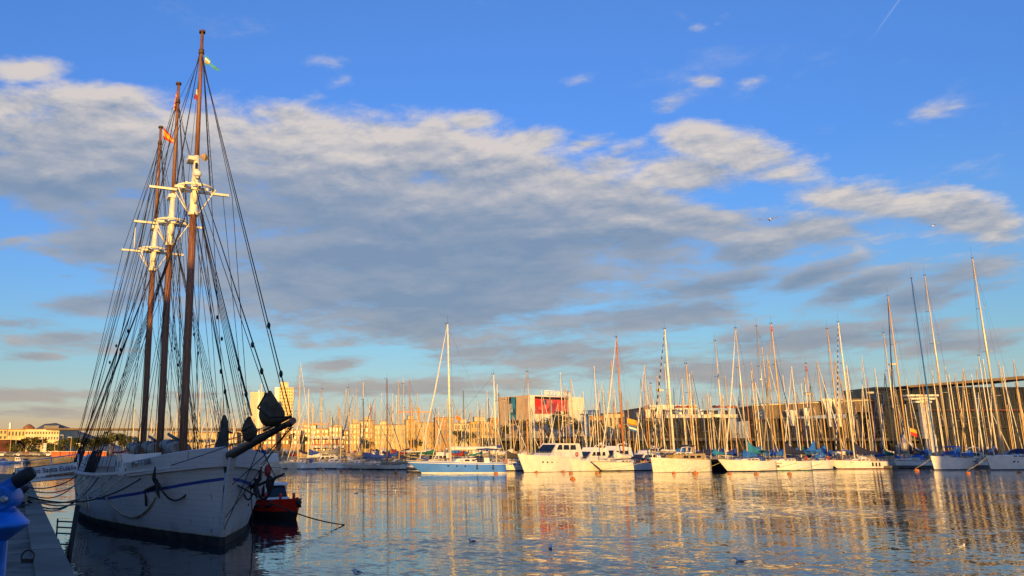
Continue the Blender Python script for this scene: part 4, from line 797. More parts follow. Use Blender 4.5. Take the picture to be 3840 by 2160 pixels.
# ------------------------------------------------------------------ rows of boats behind, one of each part shared by many
HC = {'white': 'hull_white', 'cream': 'hull_cream', 'navy': 'hull_navy', 'grey': 'hull_grey', 'red': 'hull_red'}
MH, MD = {}, None
for k, v in HC.items():
    hm, dm, DKB = hull_mb(10, 3.3, 1.5, 1.2, 1.0); MH[k] = hm.mesh('hull', [v, 'hull_navy' if k == 'white' else 'hull_white', 'antifoul', 'hull_white', 'deck_white'])
    if MD is None: MD = dm.mesh('deck', 'deck_white')
zk = deck_at(DKB, 4)[1]
mc = cabin_mb(2.4, 6.6, 2.1, zk, .45)
for sg in (1, -1):
    for q in (3.9, 4.8, 5.7): mc.box(-q, sg * .94, zk + .2, .5, .1, .16, 1)
MCAB = mc.mesh('cabin', ['hull_white', 'glass_dark'])
MMAST = {k: MB().path([(0, 0, 0), (0, 0, .6), (0, 0, 1)], [.10, .095, .07], 6).mesh('mast', v) for k, v in (('pale', 'alu'), ('golden', 'alu_gold'), ('white', 'spar_white'), ('orange', 'spar_orange'), ('dark', 'alu_dark'), ('grey', 'alu_grey'))}
sp_ = MB().path([(-.2, .8, .004), (0, 0, 0), (-.2, -.8, .004)], .028, 4)
MSPR = sp_.mesh('spreader', 'alu_grey')
CV = {'blue': 'canvas_blue', 'navy': 'canvas_navy', 'white': 'canvas_white', 'tan': 'canvas_tan', 'grey': 'canvas_grey', 'red': 'canvas_red', 'green': 'canvas_green', 'bright blue': 'canvas_bright'}
MCOV = {k: cover_mb(4.2, 7.8, zk + 1.25, .9, .34).mesh('sail_cover', v) for k, v in CV.items()}
MHOOD = {k: dodger_mb(6.2, 2.4, zk + .1, 1.0, 1.5).mesh('spray_hood', v) for k, v in CV.items()}
MBOOM = MB().path([(-4.1, 0, zk + 1.22), (-7.9, 0, zk + 1.35)], .07, 6).mesh('boom', 'alu')
MRAIL = rail_mb(DKB, 10, .62, 5).mesh('lifelines', 'steel')
rg = MB()
for sg in (1, -1): rg.tube((-4.2, sg * 1.6, 1.5), (-4.0, 0, 15), .014, n=3)
rg.tube((.2, 0, 1.5), (-4.0, 0, 14.8), .02, n=4); rg.tube((-9.9, 0, 1.2), (-4.0, 0, 14.9), .014, n=3); MRIG = rg.mesh('rigging', 'wire')
MGEN = {k: MB().path([(.25, 0, 1.5), (-1.9, 0, 8.25), (-3.9, 0, 14.5)], [.085, .09, .04], 6).mesh('furled_genoa', v) for k, v in (('white', 'canvas_white'), ('tan', 'canvas_tan'), ('blue', 'canvas_blue'))}
mgr = MB(); random.seed(3)
for i in range(10): mgr.box(-random.uniform(1, 9.3), random.uniform(-1.1, 1.1), zk + .3, random.uniform(.2, .7), random.uniform(.2, .6), random.uniform(.3, .8), rz=random.random())
MGEAR = mgr.mesh('deck_gear', 'canvas_tan')
LABELS = {}
def zone(px):
    for lim, t in ((900, 'beyond schooner'), (1090, 'beyond bowsprit'), (1300, 'behind pale green boat'), (1560, 'behind long low yachts'), (1880, 'behind sky blue yacht'), (2220, 'behind biggest motor yacht'), (2450, 'behind orange mast'), (2640, 'behind wrapped ketch'), (2860, 'behind black boat'), (3110, 'behind lettered yacht'), (3340, 'behind black fendered yacht'), (3500, 'behind maroon striped yacht'), (3690, 'behind blue awning yacht')):
        if px < lim: return t
    return 'behind largest white yacht'
def back_boat(px, Y, toppx, row, hull, mast, cov, hood, gen, th):
    x = (px - PX) / F * (Y * cp); k = random.uniform(.85, 1.15); zt = aty(px, toppx, Y).z
    a = math.atan2(-math.cos(R(th)), -math.sin(R(th))); d = Vector((math.cos(a), math.sin(a), 0)); p = Vector((x, Y, 0)) + d * 4 * k
    hgt = 'tall' if zt > 16.5 else 'short' if zt < 11.5 else 'middling'
    lab = '%s boat, %s %s mast, %s cover%s, %s, %s' % (hull, hgt, mast, cov, (', %s hood' % hood if hood else ''), ('', 'second row', 'third row', 'fourth row', 'fifth row')[row], zone(px))
    b = thing('sailing_boat', lab, 'sailing boat', p, a, 'sailing boats crowded in the rows behind'); b.scale = (k, k, k)
    put('hull', MH[hull], b); put('deck', MD, b); put('cabin', MCAB, b); put('lifelines', MRAIL, b); put('deck_gear', MGEAR, b)
    m = put('mast', MMAST[mast], b, (-4, 0, zk), scale=(1, 1, zt / k - zk)); iz = 1 / (zt / k - zk); put('spreader', MSPR, m, (0, 0, .46), scale=(1, 1, iz)); put('spreader', MSPR, m, (0, 0, .72), scale=(.7, .7, iz))
    o = put('boom', MBOOM, b); put('sail_cover', MCOV[cov], o, (0, 0, -(zk + 1.25) * (1.0 if px > 2400 and row < 3 else .45)), scale=(1, 1.8, 2.0) if px > 2400 and row < 3 else (1, 1.3, 1.45))
    put('rigging', MRIG, b, scale=(1, 1, zt / k / 15))
    if hood: put('spray_hood', MHOOD[hood], b)
    if gen: put('furled_genoa', MGEN[gen], b, scale=(1, 1, zt / k / 15))
random.seed(11)
def skyline(px):                                  # typical mast top row in the photo by column
    return interp([(450, 1500), (1000, 1500), (1300, 1475), (1600, 1500), (2000, 1480), (2400, 1450), (2800, 1420), (3200, 1400), (3840, 1380)], px)
for row, (Y0, gap) in enumerate(((0, 0), (170, 62), (186, 58), (203, 56), (219, 56))):
    if not row: continue
    px = 470 + row * 13 if row > 1 else 1120
    while px < 3900:
        Y = Y0 + (px - 1900) / 1900 * 10 * (1 if row < 3 else .3) + random.uniform(-1.5, 1.5)
        if not (row == 1 and px < 1100) and Y < 224:
            back_boat(px, Y, skyline(px) + random.gauss(14 + row * 10, 62), row, random.choices(['white', 'cream', 'navy', 'grey', 'red'], [70, 12, 8, 6, 4])[0], random.choices(['pale', 'golden', 'white', 'orange', 'dark', 'grey'], [30, 30, 18, 7, 8, 7])[0],
                      random.choices(list(CV), [26, 16, 10, 6, 5, 4, 5, 28] if px > 2000 else [10, 8, 26, 18, 14, 8, 6, 4])[0], random.choice([None, None, 'navy', 'tan', 'blue', 'white', 'grey']), random.choice([None] * 6 + ['white', 'white', 'tan', 'blue']), random.choice([random.uniform(48, 75), -random.uniform(100, 130)]))
        px += gap * random.uniform(.65, 1.35) * (.86 if px > 2600 else .66)
for i, (px, Y, L_, h_, lab) in enumerate(((1115, 163, 10, 1.3, 'small white motor cruiser seen past the end of the bowsprit'), (1560, 166, 9, 1.5, 'white motor cruiser tucked behind the charcoal tent awning'), (2440, 158, 13, 2.2, 'large white motor cruiser under a grey cover behind the canvas wrapped ketch'), (2330, 152, 11, 1.9, 'cream covered motor cruiser behind the orange masted boat'), (1290, 178, 11, 1.8, 'white motor cruiser among masts behind the rust red sail cover'), (700, 196, 12, 1.8, 'white motor cruiser glimpsed between the schooner masts'), (3560, 178, 14, 2.2, 'grey white motor cruiser in the shade behind the blue awning'))):
    motor_yacht(px, PY + F * (Y * sp + H * cp) / (Y * cp - H * sp), 60, L_, L_ * .3, h_, lab, 'motor_cruiser', house=(.28, .42, .85, 1.6), rake=1.2, group='motor cruisers behind the front row', fly=bool(i % 2))
for i, (cx, Y, ln, rz) in enumerate(((70, 159.5, 126, math.atan2(23, 122)), (50, 195, 225, 0), (50, 225.5, 225, 0))):
    tag(MB().box(0, 0, .35, ln, 2.0, .5).build('pontoon', 'concrete', None, loc=(cx, Y, 0), rz=rz), ('low concrete pontoon behind the front row of boats', 'low concrete pontoon between the third and fourth rows of boats', 'low concrete pontoon behind the last row of boats')[i], 'pontoon', 'pontoons of the marina')
# ------------------------------------------------------------------ red workboat beside the schooner
rp = atz(1108, 1948, 0); ra = math.atan2(-.80, .60)
rb = thing('workboat', 'small red workboat with black lower hull and white cabin beside the schooner', 'workboat', rp, ra)
hm, dm, dk = hull_mb(4.8, 1.9, 1.05, .8, .35, .85, .1, full=.35, rows=(2, 2, 2, 2, 3, 3, 3, 3, 4))
hm.build('hull', ['rubber', 'rubber', 'rubber', 'red_paint', 'red_paint'], rb); dm.build('deck', 'deck_white', rb)
m = MB(); z = .88
x0 = -.35
m.prism([(-1.3 + x0, z), (-1.5 + x0, z + .14), (-3.7 + x0, z + .14), (-3.7 + x0, z)], -.70, .70); m.prism([(-1.45 + x0, z + .14), (-1.7 + x0, z + .72), (-3.5 + x0, z + .72), (-3.6 + x0, z + .14)], -.62, .62, 1, .06); m.prism([(-1.5 + x0, z + .72), (-1.55 + x0, z + .86), (-3.8 + x0, z + .86), (-3.8 + x0, z + .72)], -.70, .70)
for x in (-1.6, -2.1, -2.75, -3.5):
    for sg in (1, -1): m.box(x - .02 + x0, sg * .61, z + .43, .10, .07, .62)
m.box(-3.1 + x0, 0, z + .43, .5, 1.26, .6)
cbn = m.build('cabin', ['hull_white', 'glass_dark'], rb)
m = MB()
for sg in (1, -1):
    m.path([(-2.0, sg * .58, z + 1.16), (-3.95, sg * .58, z + 1.2)], .018, 5)
    for x in (-2.0, -2.6, -3.2, -3.95): m.tube((x, sg * .58, z + .84), (x, sg * .58, z + 1.18), .016, n=5)
m.path([(-2.0, -.58, z + 1.16), (-1.85, 0, z + 1.12), (-2.0, .58, z + 1.16)], .018, 5); m.build('roof_rail', 'steel', cbn)
for x, y in ((-.75, .35), (-1.6, -.82), (-.75, -.45)): MB().path([(x, y, .9), (x, y, 1.12), (x, y, 1.13), (x, y, 1.24)], [.075, .075, .08, .08], 8).build('post', 'red_paint', rb)
MB().path([(.05, 0, .95), (.32, 0, .8), (.36, 0, .6)], [.16, .15, .1], 8).build('bow_fender', 'rubber', rb)
for q in (.22, .45): 
    y, zz = deck_at(dk, q * 4.8); MB().path([(-q * 4.8 - .3, -(y + .06), zz - .32), (-q * 4.8 + .25, -(y + .02), zz - .2)], .07, 8).build('side_fender', 'rubber', rb)
MB().path([(-4.4, .3, .8), (-4.9, .3, .8), (-4.95, .3, .2)], [.18, .2, .1], 8).build('outboard_motor', 'rubber', rb)
# ------------------------------------------------------------------ foreground on the quay
tl = thing('telescope', 'bright blue coin operated viewing telescope on a post at the quay edge', 'telescope', (aty(-24, 1800, 7.0).x, 7.0, 1.6))
def V(px, py, dy=0): v = aty(px, py, 7.0 + dy); return v - tl.location
c = V(-24, 1965)
MB().path([(0, 0, 0), (0, 0, .05), (0, 0, .06), (0, 0, c.z - .02)], [.25, .25, .158, .155], 20).build('column', 'blue_paint', tl)
MB().path([(0, 0, c.z - .13), (0, 0, c.z - .02), (0, 0, c.z - .015), (0, 0, c.z + .02), (0, 0, c.z + .025), (0, 0, c.z + .15), (0, 0, c.z + .155)], [.158, .30, .312, .312, .30, .175, .13], 28).build('collar', 'blue_paint', tl)
a, b = V(-60, 1880), V(112, 1775); dv = (b - a).normalized()
MB().path([a, a + dv * .1, b - dv * .14], [.056, .066, .058], 18).build('barrel', 'blue_paint', tl)
MB().path([b - dv * .14, b - dv * .02, b + dv * .03, b + dv * .035, b], [.060, .060, .05, .04, .036], 18).build('lens_hood', 'rubber', tl)
yk = MB(); yc = V(22, 1868, -.03)
yk.path([(yc.x, yc.y + d_, yc.z) for d_ in (-.14, -.12, .12, .14)], [.085, .10, .10, .085], 18); yk.path([(yc.x * .75, yc.y, c.z + .12), (yc.x * .9, yc.y, yc.z - .02)], [.13, .09], 14); ykb = yk.build('yoke', 'blue_paint', tl)
MB().path([(yc.x + .05, yc.y - .15, yc.z), (yc.x + .05, yc.y - .18, yc.z)], [.035, .02], 10).build('bolt', 'steel', ykb)
MB().box(a.x - .1, a.y, a.z - .02, .16, .26, .2).build('eyepiece', 'rubber', tl)
for (t, lab) in ((4.2, 'iron mooring ring standing up from the quay stones'),):
    x, y = EDGE0.x + EDGED.x * -t - 1.0, EDGE0.y + EDGED.y * -t
    rg_ = thing('mooring_ring', lab, 'ring', (aty(107, 2050, 13.2).x, 13.2, 1.6)); MB().path([(.10 * math.cos(q), .02 * math.sin(q), .08 + .10 * math.sin(q)) for q in [2 * math.pi * k / 18 for k in range(18)]], .014, 8, closed=True).build('ring', 'rubber', rg_); MB().box(0, 0, .03, .16, .1, .06).build('plate', 'rubber', rg_)
lx, ly = edge(17.4) + .12, 17.4
ld = thing('ladder', 'dark steel ladder with a leaning tube post on the quay edge', 'ladder', (lx, ly, 0))
MB().tube((.10, 0, .1), (.28, .1, 2.2), .055, n=10).build('post', 'rubber', ld)
m = MB(); m.tube((-.16, .2, .2), (-.16, .2, 1.92), .018)
for zz in (.5, .8, 1.1, 1.4, 1.62, 1.74, 1.86): m.tube((.2, .06, zz), (-.18, .22, zz), .016)
m.build('rungs', 'rubber', ld)
for i, (x, y) in enumerate(((edge(12.8) + .1, 12.8), (edge(19.5) + .1, 19.5))):
    b = thing('quay_fender', ('black rubber block fixed to the quay face near the iron ring', 'black rubber block fixed to the quay face beyond the ladder')[i], 'fender', (x, y, 1.2), math.atan2(EDGED.y, EDGED.x), 'rubber blocks on the quay face'); MB().path([(-.25, 0, 0), (-.22, 0, 0), (.22, 0, 0), (.25, 0, 0)], [.08, .14, .14, .08], 10).build('block', 'rubber', b)
# ------------------------------------------------------------------ mooring buoys and gulls
BM = {k: MB().path([(0, 0, -.15), (0, 0, .02), (0, 0, .12), (0, 0, .85), (0, 0, .95)], [.35, .62, .6, .14, .06], 14).mesh('float', v) for k, v in (('orange', 'orange'), ('grey', 'rope_light'))}
BR = MB().path([(0, 0, -.3), (0, 0, -.18), (0, 0, .05), (0, 0, .3), (0, 0, .48), (0, 0, .56)], [.2, .52, .68, .56, .28, .1], 14).mesh('float', 'orange')
BE = MB().path([(.11 * math.cos(q), 0, .11 * math.sin(q)) for q in [2 * math.pi * k / 10 for k in range(10)]], .025, 5, closed=True).mesh('eye', 'steel')
buoys = [(1200, 1760, 'o', 'rusty orange cone buoy below the gap behind the cream boat'), (1212, 1763, 'g', 'grey cone buoy touching the rusty cone buoy'), (1279, 1767, 'o', 'largest orange cone buoy in front of the rust red sail cover'), (1303, 1764, 'o', 'small dark orange cone buoy between two cone buoys'), (1353, 1769, 'g', 'grey cone buoy in front of the long low yacht'),
         (1485, 1775, 'o', 'orange cone buoy alone before the bow of the sky blue yacht'), (1757, 1769, 'r', 'flat orange buoy under the dark fender of the sky blue yacht'), (1833, 1772, 'r', 'red orange buoy at the stern of the sky blue yacht'), (1860, 1776, 'r', 'bright red orange buoy in front of the cream boat with life ring'), (2012, 1772, 'r', 'low orange buoy against the biggest motor yacht'), (2113, 1770, 'r', 'round orange buoy under the sleek motor yacht bow'), (2141, 1776, 'r', 'round orange buoy next to the motor yacht pair'), (2148, 1797, 'r', 'pale weathered buoy floating farthest out from the boats'), (2240, 1775, 'r', 'yellow orange buoy before the red gunwale bow'), (2527, 1775, 'r', 'low dark orange buoy against the canvas wrapped ketch'), (2607, 1776, 'r', 'big two toned orange buoy tied to the black boat'), (2736, 1778, 'r', 'red buoy under the bow with long furled headsail'), (2836, 1779, 'r', 'tan buoy in front of the bow with black lettering'), (2961, 1778, 'r', 'tan orange buoy beside the lettered yacht'), (3437, 1765, 'r', 'tallest bright orange buoy before the maroon striped yacht'), (3630, 1775, 'r', 'dark ochre buoy in the shade of the blue awning yacht'), (3822, 1772, 'r', 'shaded buoy by the largest white yacht')]
for px, py, k, lab in buoys:
    b = thing('buoy', lab, 'buoy', atz(px, py, 0), 0, 'mooring buoys in front of the boats'); s_ = .42 if px in (1303, 1353) else .68 if px in (2607, 3437) else .52
    b.scale = (s_, s_, s_); put('float', BR if k == 'r' else BM['orange' if k == 'o' else 'grey'], b); put('eye', BE, b, (0, 0, .62 if k == 'r' else 1.02))
for i, (pb, bow, zz, m_, lab) in enumerate((((1485, 1775), (1503, 1740), 1.2, 'rope_light', 'mooring line from the lone orange cone buoy to the tent awning boat'), ((2240, 1775), (2440, 1728), 1.6, 'rope_light', 'mooring line from the yellow orange buoy toward the ketch'), ((2607, 1776), (2700, 1735), 1.9, 'rope_yellow', 'yellowish mooring line from the big two toned buoy across the black hull'), ((2836, 1779), (2990, 1735), 1.6, 'rope_yellow', 'yellowish mooring line from the tan buoy across the lettered hull'), ((2961, 1778), (3082, 1738), 1.5, 'rope_yellow', 'yellowish mooring line from the tan orange buoy to the stern out boat'), ((3437, 1765), (3495, 1715), 2.3, 'rope_light', 'mooring line from the tallest buoy to the blue awning yacht'), ((3630, 1775), (3700, 1715), 2.4, 'rope_light', 'mooring line from the ochre buoy to the largest yacht'), ((1833, 1772), (1930, 1735), 1.8, 'rope_light', 'mooring line from the sky blue yacht stern buoy to the motor yacht'))):
    p = atz(*pb, 0) + Vector((0, 0, .5)); tag(MB().path(sag(p, aty(bow[0], bow[1], p.y - .8), .15, 8), .035).build('mooring_line', m_), lab, 'rope', 'mooring lines of the marina')
gb = MB(); gb.path([(-.26, 0, .08), (-.18, 0, .085), (-.05, 0, .07), (.07, 0, .075), (.13, 0, .11), (.155, 0, .165), (.19, 0, .20), (.225, 0, .195), (.245, 0, .185)], [.012, .035, .075, .075, .055, .04, .045, .03, .008], 10)
GB = gb.mesh('body', 'feather_white'); GK = MB().path([(.235, 0, .19), (.275, 0, .183), (.295, 0, .172)], [.013, .010, .003], 6).mesh('beak', 'orange')
def wing_me(sg):
    m = MB(); m.loft([[(.06, sg * .065, .10), (.06, sg * .085, .09), (.06, sg * .07, .06)], [(-.08, sg * .07, .125), (-.08, sg * .09, .10), (-.08, sg * .075, .055)], [(-.20, sg * .03, .115), (-.20, sg * .045, .10), (-.20, sg * .03, .085)], [(-.33, sg * .012, .125), (-.33, sg * .02, .12), (-.33, sg * .012, .115)]]); return m.mesh('wing', 'skin_grey')
GW = [wing_me(1), wing_me(-1)]
gulls = [(1770, 2030, 200, 'white gull swimming below the sky blue yacht reflection'), (2064, 2056, 60, 'white gull swimming tail up in front of the golden reflections'), (2775, 2105, 150, 'gull nearest to the camera swimming on rippled dark water'), (3608, 2052, 20, 'white gull swimming alone in the shaded rippled water'), (1985, 1904, 250, 'dark gull swimming between yacht and tail up gull'), (2867, 1908, 170, 'gull swimming with half raised wings below the lettered yacht'), (3146, 1878, 100, 'pale gull swimming below the yacht with black fenders'), (1480, 1840, 10, 'gull swimming below the tent awning boat'), (1573, 1791, 160, 'tiny bright gull just under the bow of the sky blue yacht'), (1766, 1833, 190, 'gull swimming under the middle of the sky blue yacht'), (1337, 1850, 0, 'dark gull swimming near the long rope end'), (1119, 1826, 80, 'dark gull swimming between the red workboat and pale green boat')]
for px, py, rz, lab in gulls:
    p = atz(px, py, 0); g_ = thing('gull', lab, 'gull', p - Vector((0, 0, .03)), R(rz), 'gulls on the water'); s_ = .66; g_.scale = (s_, s_, s_)
    put('body', GB, g_); put('beak', GK, g_); put('wing', GW[0], g_); put('wing', GW[1], g_)
def flying(px, py, Y, rz, lab, span, roll=0.0):
    g_ = thing('gull', lab, 'gull', aty(px, py, Y), R(rz), 'gulls in the air'); g_.scale = (span,) * 3; put('body', GB, g_); put('beak', GK, g_)
    for sg in (1, -1):
        rings = []
        for y, x, z, c_ in ((.05, .04, .10, .13), (.25, .10, .20, .13), (.45, .03, .17, .09), (.62, -.10, .10, .02)): rings.append([(x, sg * y, z), (x - c_ * .5, sg * y, z + .02), (x - c_, sg * y, z), (x - c_ * .5, sg * y, z - .004)])
        MB().loft(rings).build('wing', 'skin_grey', g_)
flying(2888, 828, 60, 60, 'gull gliding with spread wings high above the marina', 1.25)
flying(3500, 849, 110, 10, 'far small gull seen as a dark dash against the clouds', 1.0)
flying(1340, 2156, 20.5, 200, 'gull skimming the water with raised wings by the lower picture edge', .6)
# ------------------------------------------------------------------ trees
def crown_mesh(name, m, seed, n=900, lobes=9, hgt=1.0, leaf=.085):
    random.seed(seed); mb = MB(); lb = [(random.uniform(-.62, .62), random.uniform(-.62, .62), random.uniform(-.35, .55) * hgt, random.uniform(.28, .5)) for _ in range(lobes)]
    for i in range(n):
        cx, cy, cz, r = random.choice(lb); u = Vector((random.gauss(0, 1), random.gauss(0, 1), random.gauss(0, 1))).normalized() * r * random.uniform(.55, 1.0) ** .5
        p = Vector((cx, cy, cz)) + u; a = Vector((random.gauss(0, 1), random.gauss(0, 1), random.gauss(0, .6))).normalized(); b = a.orthogonal().normalized(); s_ = leaf * random.uniform(.6, 1.5)
        mb.add([p - a * s_, p + b * s_ * .7, p + a * s_, p - b * s_ * .7], [(0, 1, 2, 3)])
    return mb.mesh(name, m)
CR = {('leaf', 0): crown_mesh('crown', 'leaf', 1), ('leaf', 1): crown_mesh('crown', 'leaf', 2, lobes=11), ('leaf_warm', 0): crown_mesh('crown', 'leaf_warm', 3), ('leaf_olive', 0): crown_mesh('crown', 'leaf_olive', 4), ('leaf_olive', 1): crown_mesh('crown', 'leaf_olive', 5, lobes=7)}
tb = MB(); tb.path([(0, 0, 0), (.02, .01, .45), (.0, .03, 1)], [.06, .045, .02], 8)
for a in (0, 1.3, 2.5, 3.9, 5.1): tb.path([(.01, .01, .6), (.2 * math.cos(a), .2 * math.sin(a), .85), (.42 * math.cos(a), .42 * math.sin(a), 1.05)], [.03, .02, .006], 6)
TR = tb.mesh('trunk', 'bark')
def tree(px, top, wpx, Y, kind, lab, base=1.9, group='trees on the far side of the harbour', flat=1.0, name='tree'):
    c = aty(px, top, Y); r = wpx / 2 / F * Y; hh = c.z - base; rz_ = r * .80 * flat
    t = thing(name, lab, 'tree', (c.x, Y, base), random.uniform(0, 6.28), group); cz = hh - rz_ * .9
    put('trunk', TR, t, scale=(hh * .5, hh * .5, max(.5, cz))); put('crown', CR[kind], t, (0, 0, cz), scale=(r, r, rz_))
random.seed(5)
for px, top, w, Y, k, lab in ((40, 1650, 60, 300, ('leaf', 0), 'dark green tree by the maroon building'), (112, 1640, 70, 310, ('leaf_warm', 0), 'reddish brown tree in front of the customs house corner'), (150, 1638, 60, 315, ('leaf_warm', 0), 'brownish tree before the middle windows of the customs house'), (60, 1662, 55, 285, ('leaf_olive', 0), 'low olive tree behind the palm'), (182, 1655, 60, 300, ('leaf', 1), 'dark tree under the customs house windows'), (240, 1640, 64, 300, ('leaf_olive', 1), 'olive tree below the blue hill'), (205, 1662, 60, 288, ('leaf_olive', 0), 'bushy olive tree behind the signpost'), (285, 1636, 80, 300, ('leaf', 0), 'round green tree under the roof line behind the quay'), (330, 1640, 70, 305, ('leaf_olive', 1), 'yellow green tree partly behind the schooner shrouds'), (372, 1628, 84, 310, ('leaf', 1), 'tall green tree behind the schooner shrouds'), (425, 1618, 90, 315, ('leaf_olive', 0), 'large olive tree left of the mizzen mast base'), (470, 1624, 80, 318, ('leaf', 0), 'green tree showing between shrouds and mizzen mast'), (510, 1632, 70, 318, ('leaf_olive', 1), 'tree right behind the mizzen mast'), (130, 1668, 60, 280, ('leaf', 1), 'low dark bush like tree by the quay road'),
                              (1090, 1622, 46, 262, ('leaf', 0), 'green tree below the bowsprit end'), (1135, 1628, 60, 262, ('leaf', 1), 'dark green tree beside the white terrace restaurant'), (1380, 1645, 60, 300, ('leaf', 0), 'tree in front of the stepped balcony block'), (1560, 1640, 64, 300, ('leaf', 1), 'tree among masts beside the striped furled sail'), (1720, 1612, 60, 262, ('leaf', 0), 'dark tree beyond the yellow striped flag'), (1755, 1618, 60, 262, ('leaf_olive', 0), 'olive tree before the low city houses'), (1880, 1590, 60, 258, ('leaf', 1), 'tree at the tan corner of the cinema block'), (1965, 1572, 70, 256, ('leaf', 0), 'round tree under the tall poster of the cinema block'), (2052, 1562, 80, 254, ('leaf', 1), 'leafy tree under the red poster'), (2105, 1548, 90, 256, ('leaf', 0), 'tallest tree in front of the cinema block'), (2165, 1574, 70, 258, ('leaf', 1), 'tree between cinema block and blue tower'), (2240, 1578, 60, 262, ('leaf', 0), 'tree behind the blue tower'), (2330, 1580, 70, 262, ('leaf', 1), 'dark tree behind the orange mast'), (2410, 1566, 80, 256, ('leaf', 0), 'dark tree beside the orange and blue flags'), (2450, 1572, 70, 252, ('leaf', 1), 'green tree under the grey terrace building'), (2510, 1588, 70, 252, ('leaf', 0), 'green tree under the terrace with parasols'), (2560, 1566, 80, 252, ('leaf', 1), 'bushy tree under the white upper storey'), (2700, 1560, 70, 252, ('leaf', 0), 'tree at the gap between terrace and long hall')):
    tree(px, top, w, Y, k, lab)
def palm(px, top, Y, lab):
    c = aty(px, top, Y); hh = c.z - 1.9; t = thing('palm_tree', lab, 'palm tree', (c.x, Y, 1.9), 0, 'palms on the far quay')
    MB().path([(0, 0, 0), (.1, 0, hh * .4), (0, 0, hh * .78)], [.42, .36, .34], 8).build('trunk', 'bark', t); m = MB()
    for i in range(34):
        a = i * 2.4; el = 1.25 - i * .055; r0 = 2.5; pts = [(r0 * q * math.cos(a) * math.cos(el - q * 1.1), r0 * q * math.sin(a) * math.cos(el - q * 1.1), hh * .8 + r0 * q * math.sin(el - q * .9)) for q in (0, .3, .6, .85, 1)]
        d = Vector((-math.sin(a), math.cos(a), 0)) * .26
        for p, q in zip(pts, pts[1:]): m.add([Vector(p) - d, Vector(p) + d, Vector(q) + d * .7, Vector(q) - d * .7], [(0, 1, 2, 3)])
    m.build('crown', 'leaf_warm', t)
palm(82, 1664, 262, 'bushy palm tree with drooping brown fronds on the far quay'); palm(238, 1676, 268, 'small palm with thin fronds near the red containers')
# ------------------------------------------------------------------ far quay: lamps, cars, containers, small boats, signpost
for i, (px, top, bot, Y, lab) in enumerate(((42, 1640, 1700, 262, 'lamp post in front of the maroon building'), (61, 1646, 1690, 290, 'thin lamp post beside the palm crown'), (160, 1646, 1700, 262, 'lamp post standing behind the white signpost'), (207, 1650, 1706, 258, 'lamp post near the start of the red containers'), (268, 1640, 1696, 258, 'lamp post with flat head under the hanging rope block'), (300, 1664, 1695, 258, 'short lamp post over the red containers'), (308, 1670, 1692, 262, 'slim pole next to the short lamp post'), (237, 1632, 1660, 300, 'twin headed lamp post below the blue hill'))):
    c = aty(px, top, Y); l = thing('street_lamp', lab, 'street lamp', (c.x, Y, 1.9), 0, 'street lamps on the far quay'); hh = c.z - 1.9
    MB().path([(0, 0, 0), (0, 0, hh)], [.14, .09], 6).build('pole', 'alu_gold', l); m = MB(); m.box(-.5, 0, hh + .05, 1.3, .35, .14); m.build('lamp_head', 'alu_grey', l)
cm = {}
for k in ('car_a', 'car_b', 'car_c'):
    m = MB(); m.prism([(-2.1, .3), (-2.1, .8), (-1.2, .92), (-.6, 1.4), (1.1, 1.42), (1.8, .95), (2.15, .85), (2.15, .3)], -.85, .85, 0, .08); cm[k] = m.mesh('body', k)
m = MB()
for sg in (1, -1): m.add([(x, sg * .86, z) for x, z in ((-1.0, .95), (1.5, .97), (1.0, 1.34), (-.55, 1.34))] + [(x, sg * .7, z) for x, z in ((-1.0, .95), (1.5, .97), (1.0, 1.34), (-.55, 1.34))], [(0, 1, 2, 3), (0, 1, 5, 4), (1, 2, 6, 5), (2, 3, 7, 6), (3, 0, 4, 7)])
CW = m.mesh('window', 'glass_dark'); WH = MB().path([(0, -.1, 0), (0, .1, 0)], .32, 12).mesh('wheel', 'rubber')
for i, (px, k, lab) in enumerate(((8, 'car_a', 'silver car parked at the frame edge of the far quay'), (45, 'car_b', 'black car parked on the far quay behind the white motorboat'), (78, 'car_a', 'silver car parked under the palm'), (104, 'car_c', 'dark red car parked beside the palm'), (128, 'car_a', 'silver car parked before the signpost'), (152, 'car_b', 'black car parked right at the signpost'), (178, 'car_a', 'silver car next to the lamp at the red containers'))):
    c = thing('parked_car', lab, 'car', (aty(px, 1700, 252).x, 252, 1.9), R(180 * (i % 2)), 'cars parked on the far quay'); put('body', cm[k], c); put('window', CW, c)
    for x in (-1.3, 1.35):
        for y in (-.8, .8): put('wheel', WH, c, (x, y, .32))
for i, px in enumerate((212, 246, 280, 318, 352, 386)):
    c = thing('container', ('terracotta storage box nearest the parked cars', 'terracotta storage box under the flat headed lamp', 'terracotta storage box right of the flat headed lamp', 'terracotta storage box below the slim pole', 'terracotta storage box behind the thick shrouds', 'terracotta storage box behind the last shrouds')[i], 'container', (aty(px, 1700, 249.5).x, 249.5, 1.9), 0, 'terracotta boxes on the far quay')
    MB().box(0, 0, .75, 2.6, 1.6, 1.5).build('body', 'terracotta', c); MB().box(0, 0, 1.56, 2.75, 1.75, .1).build('lid', 'deck_white', c)
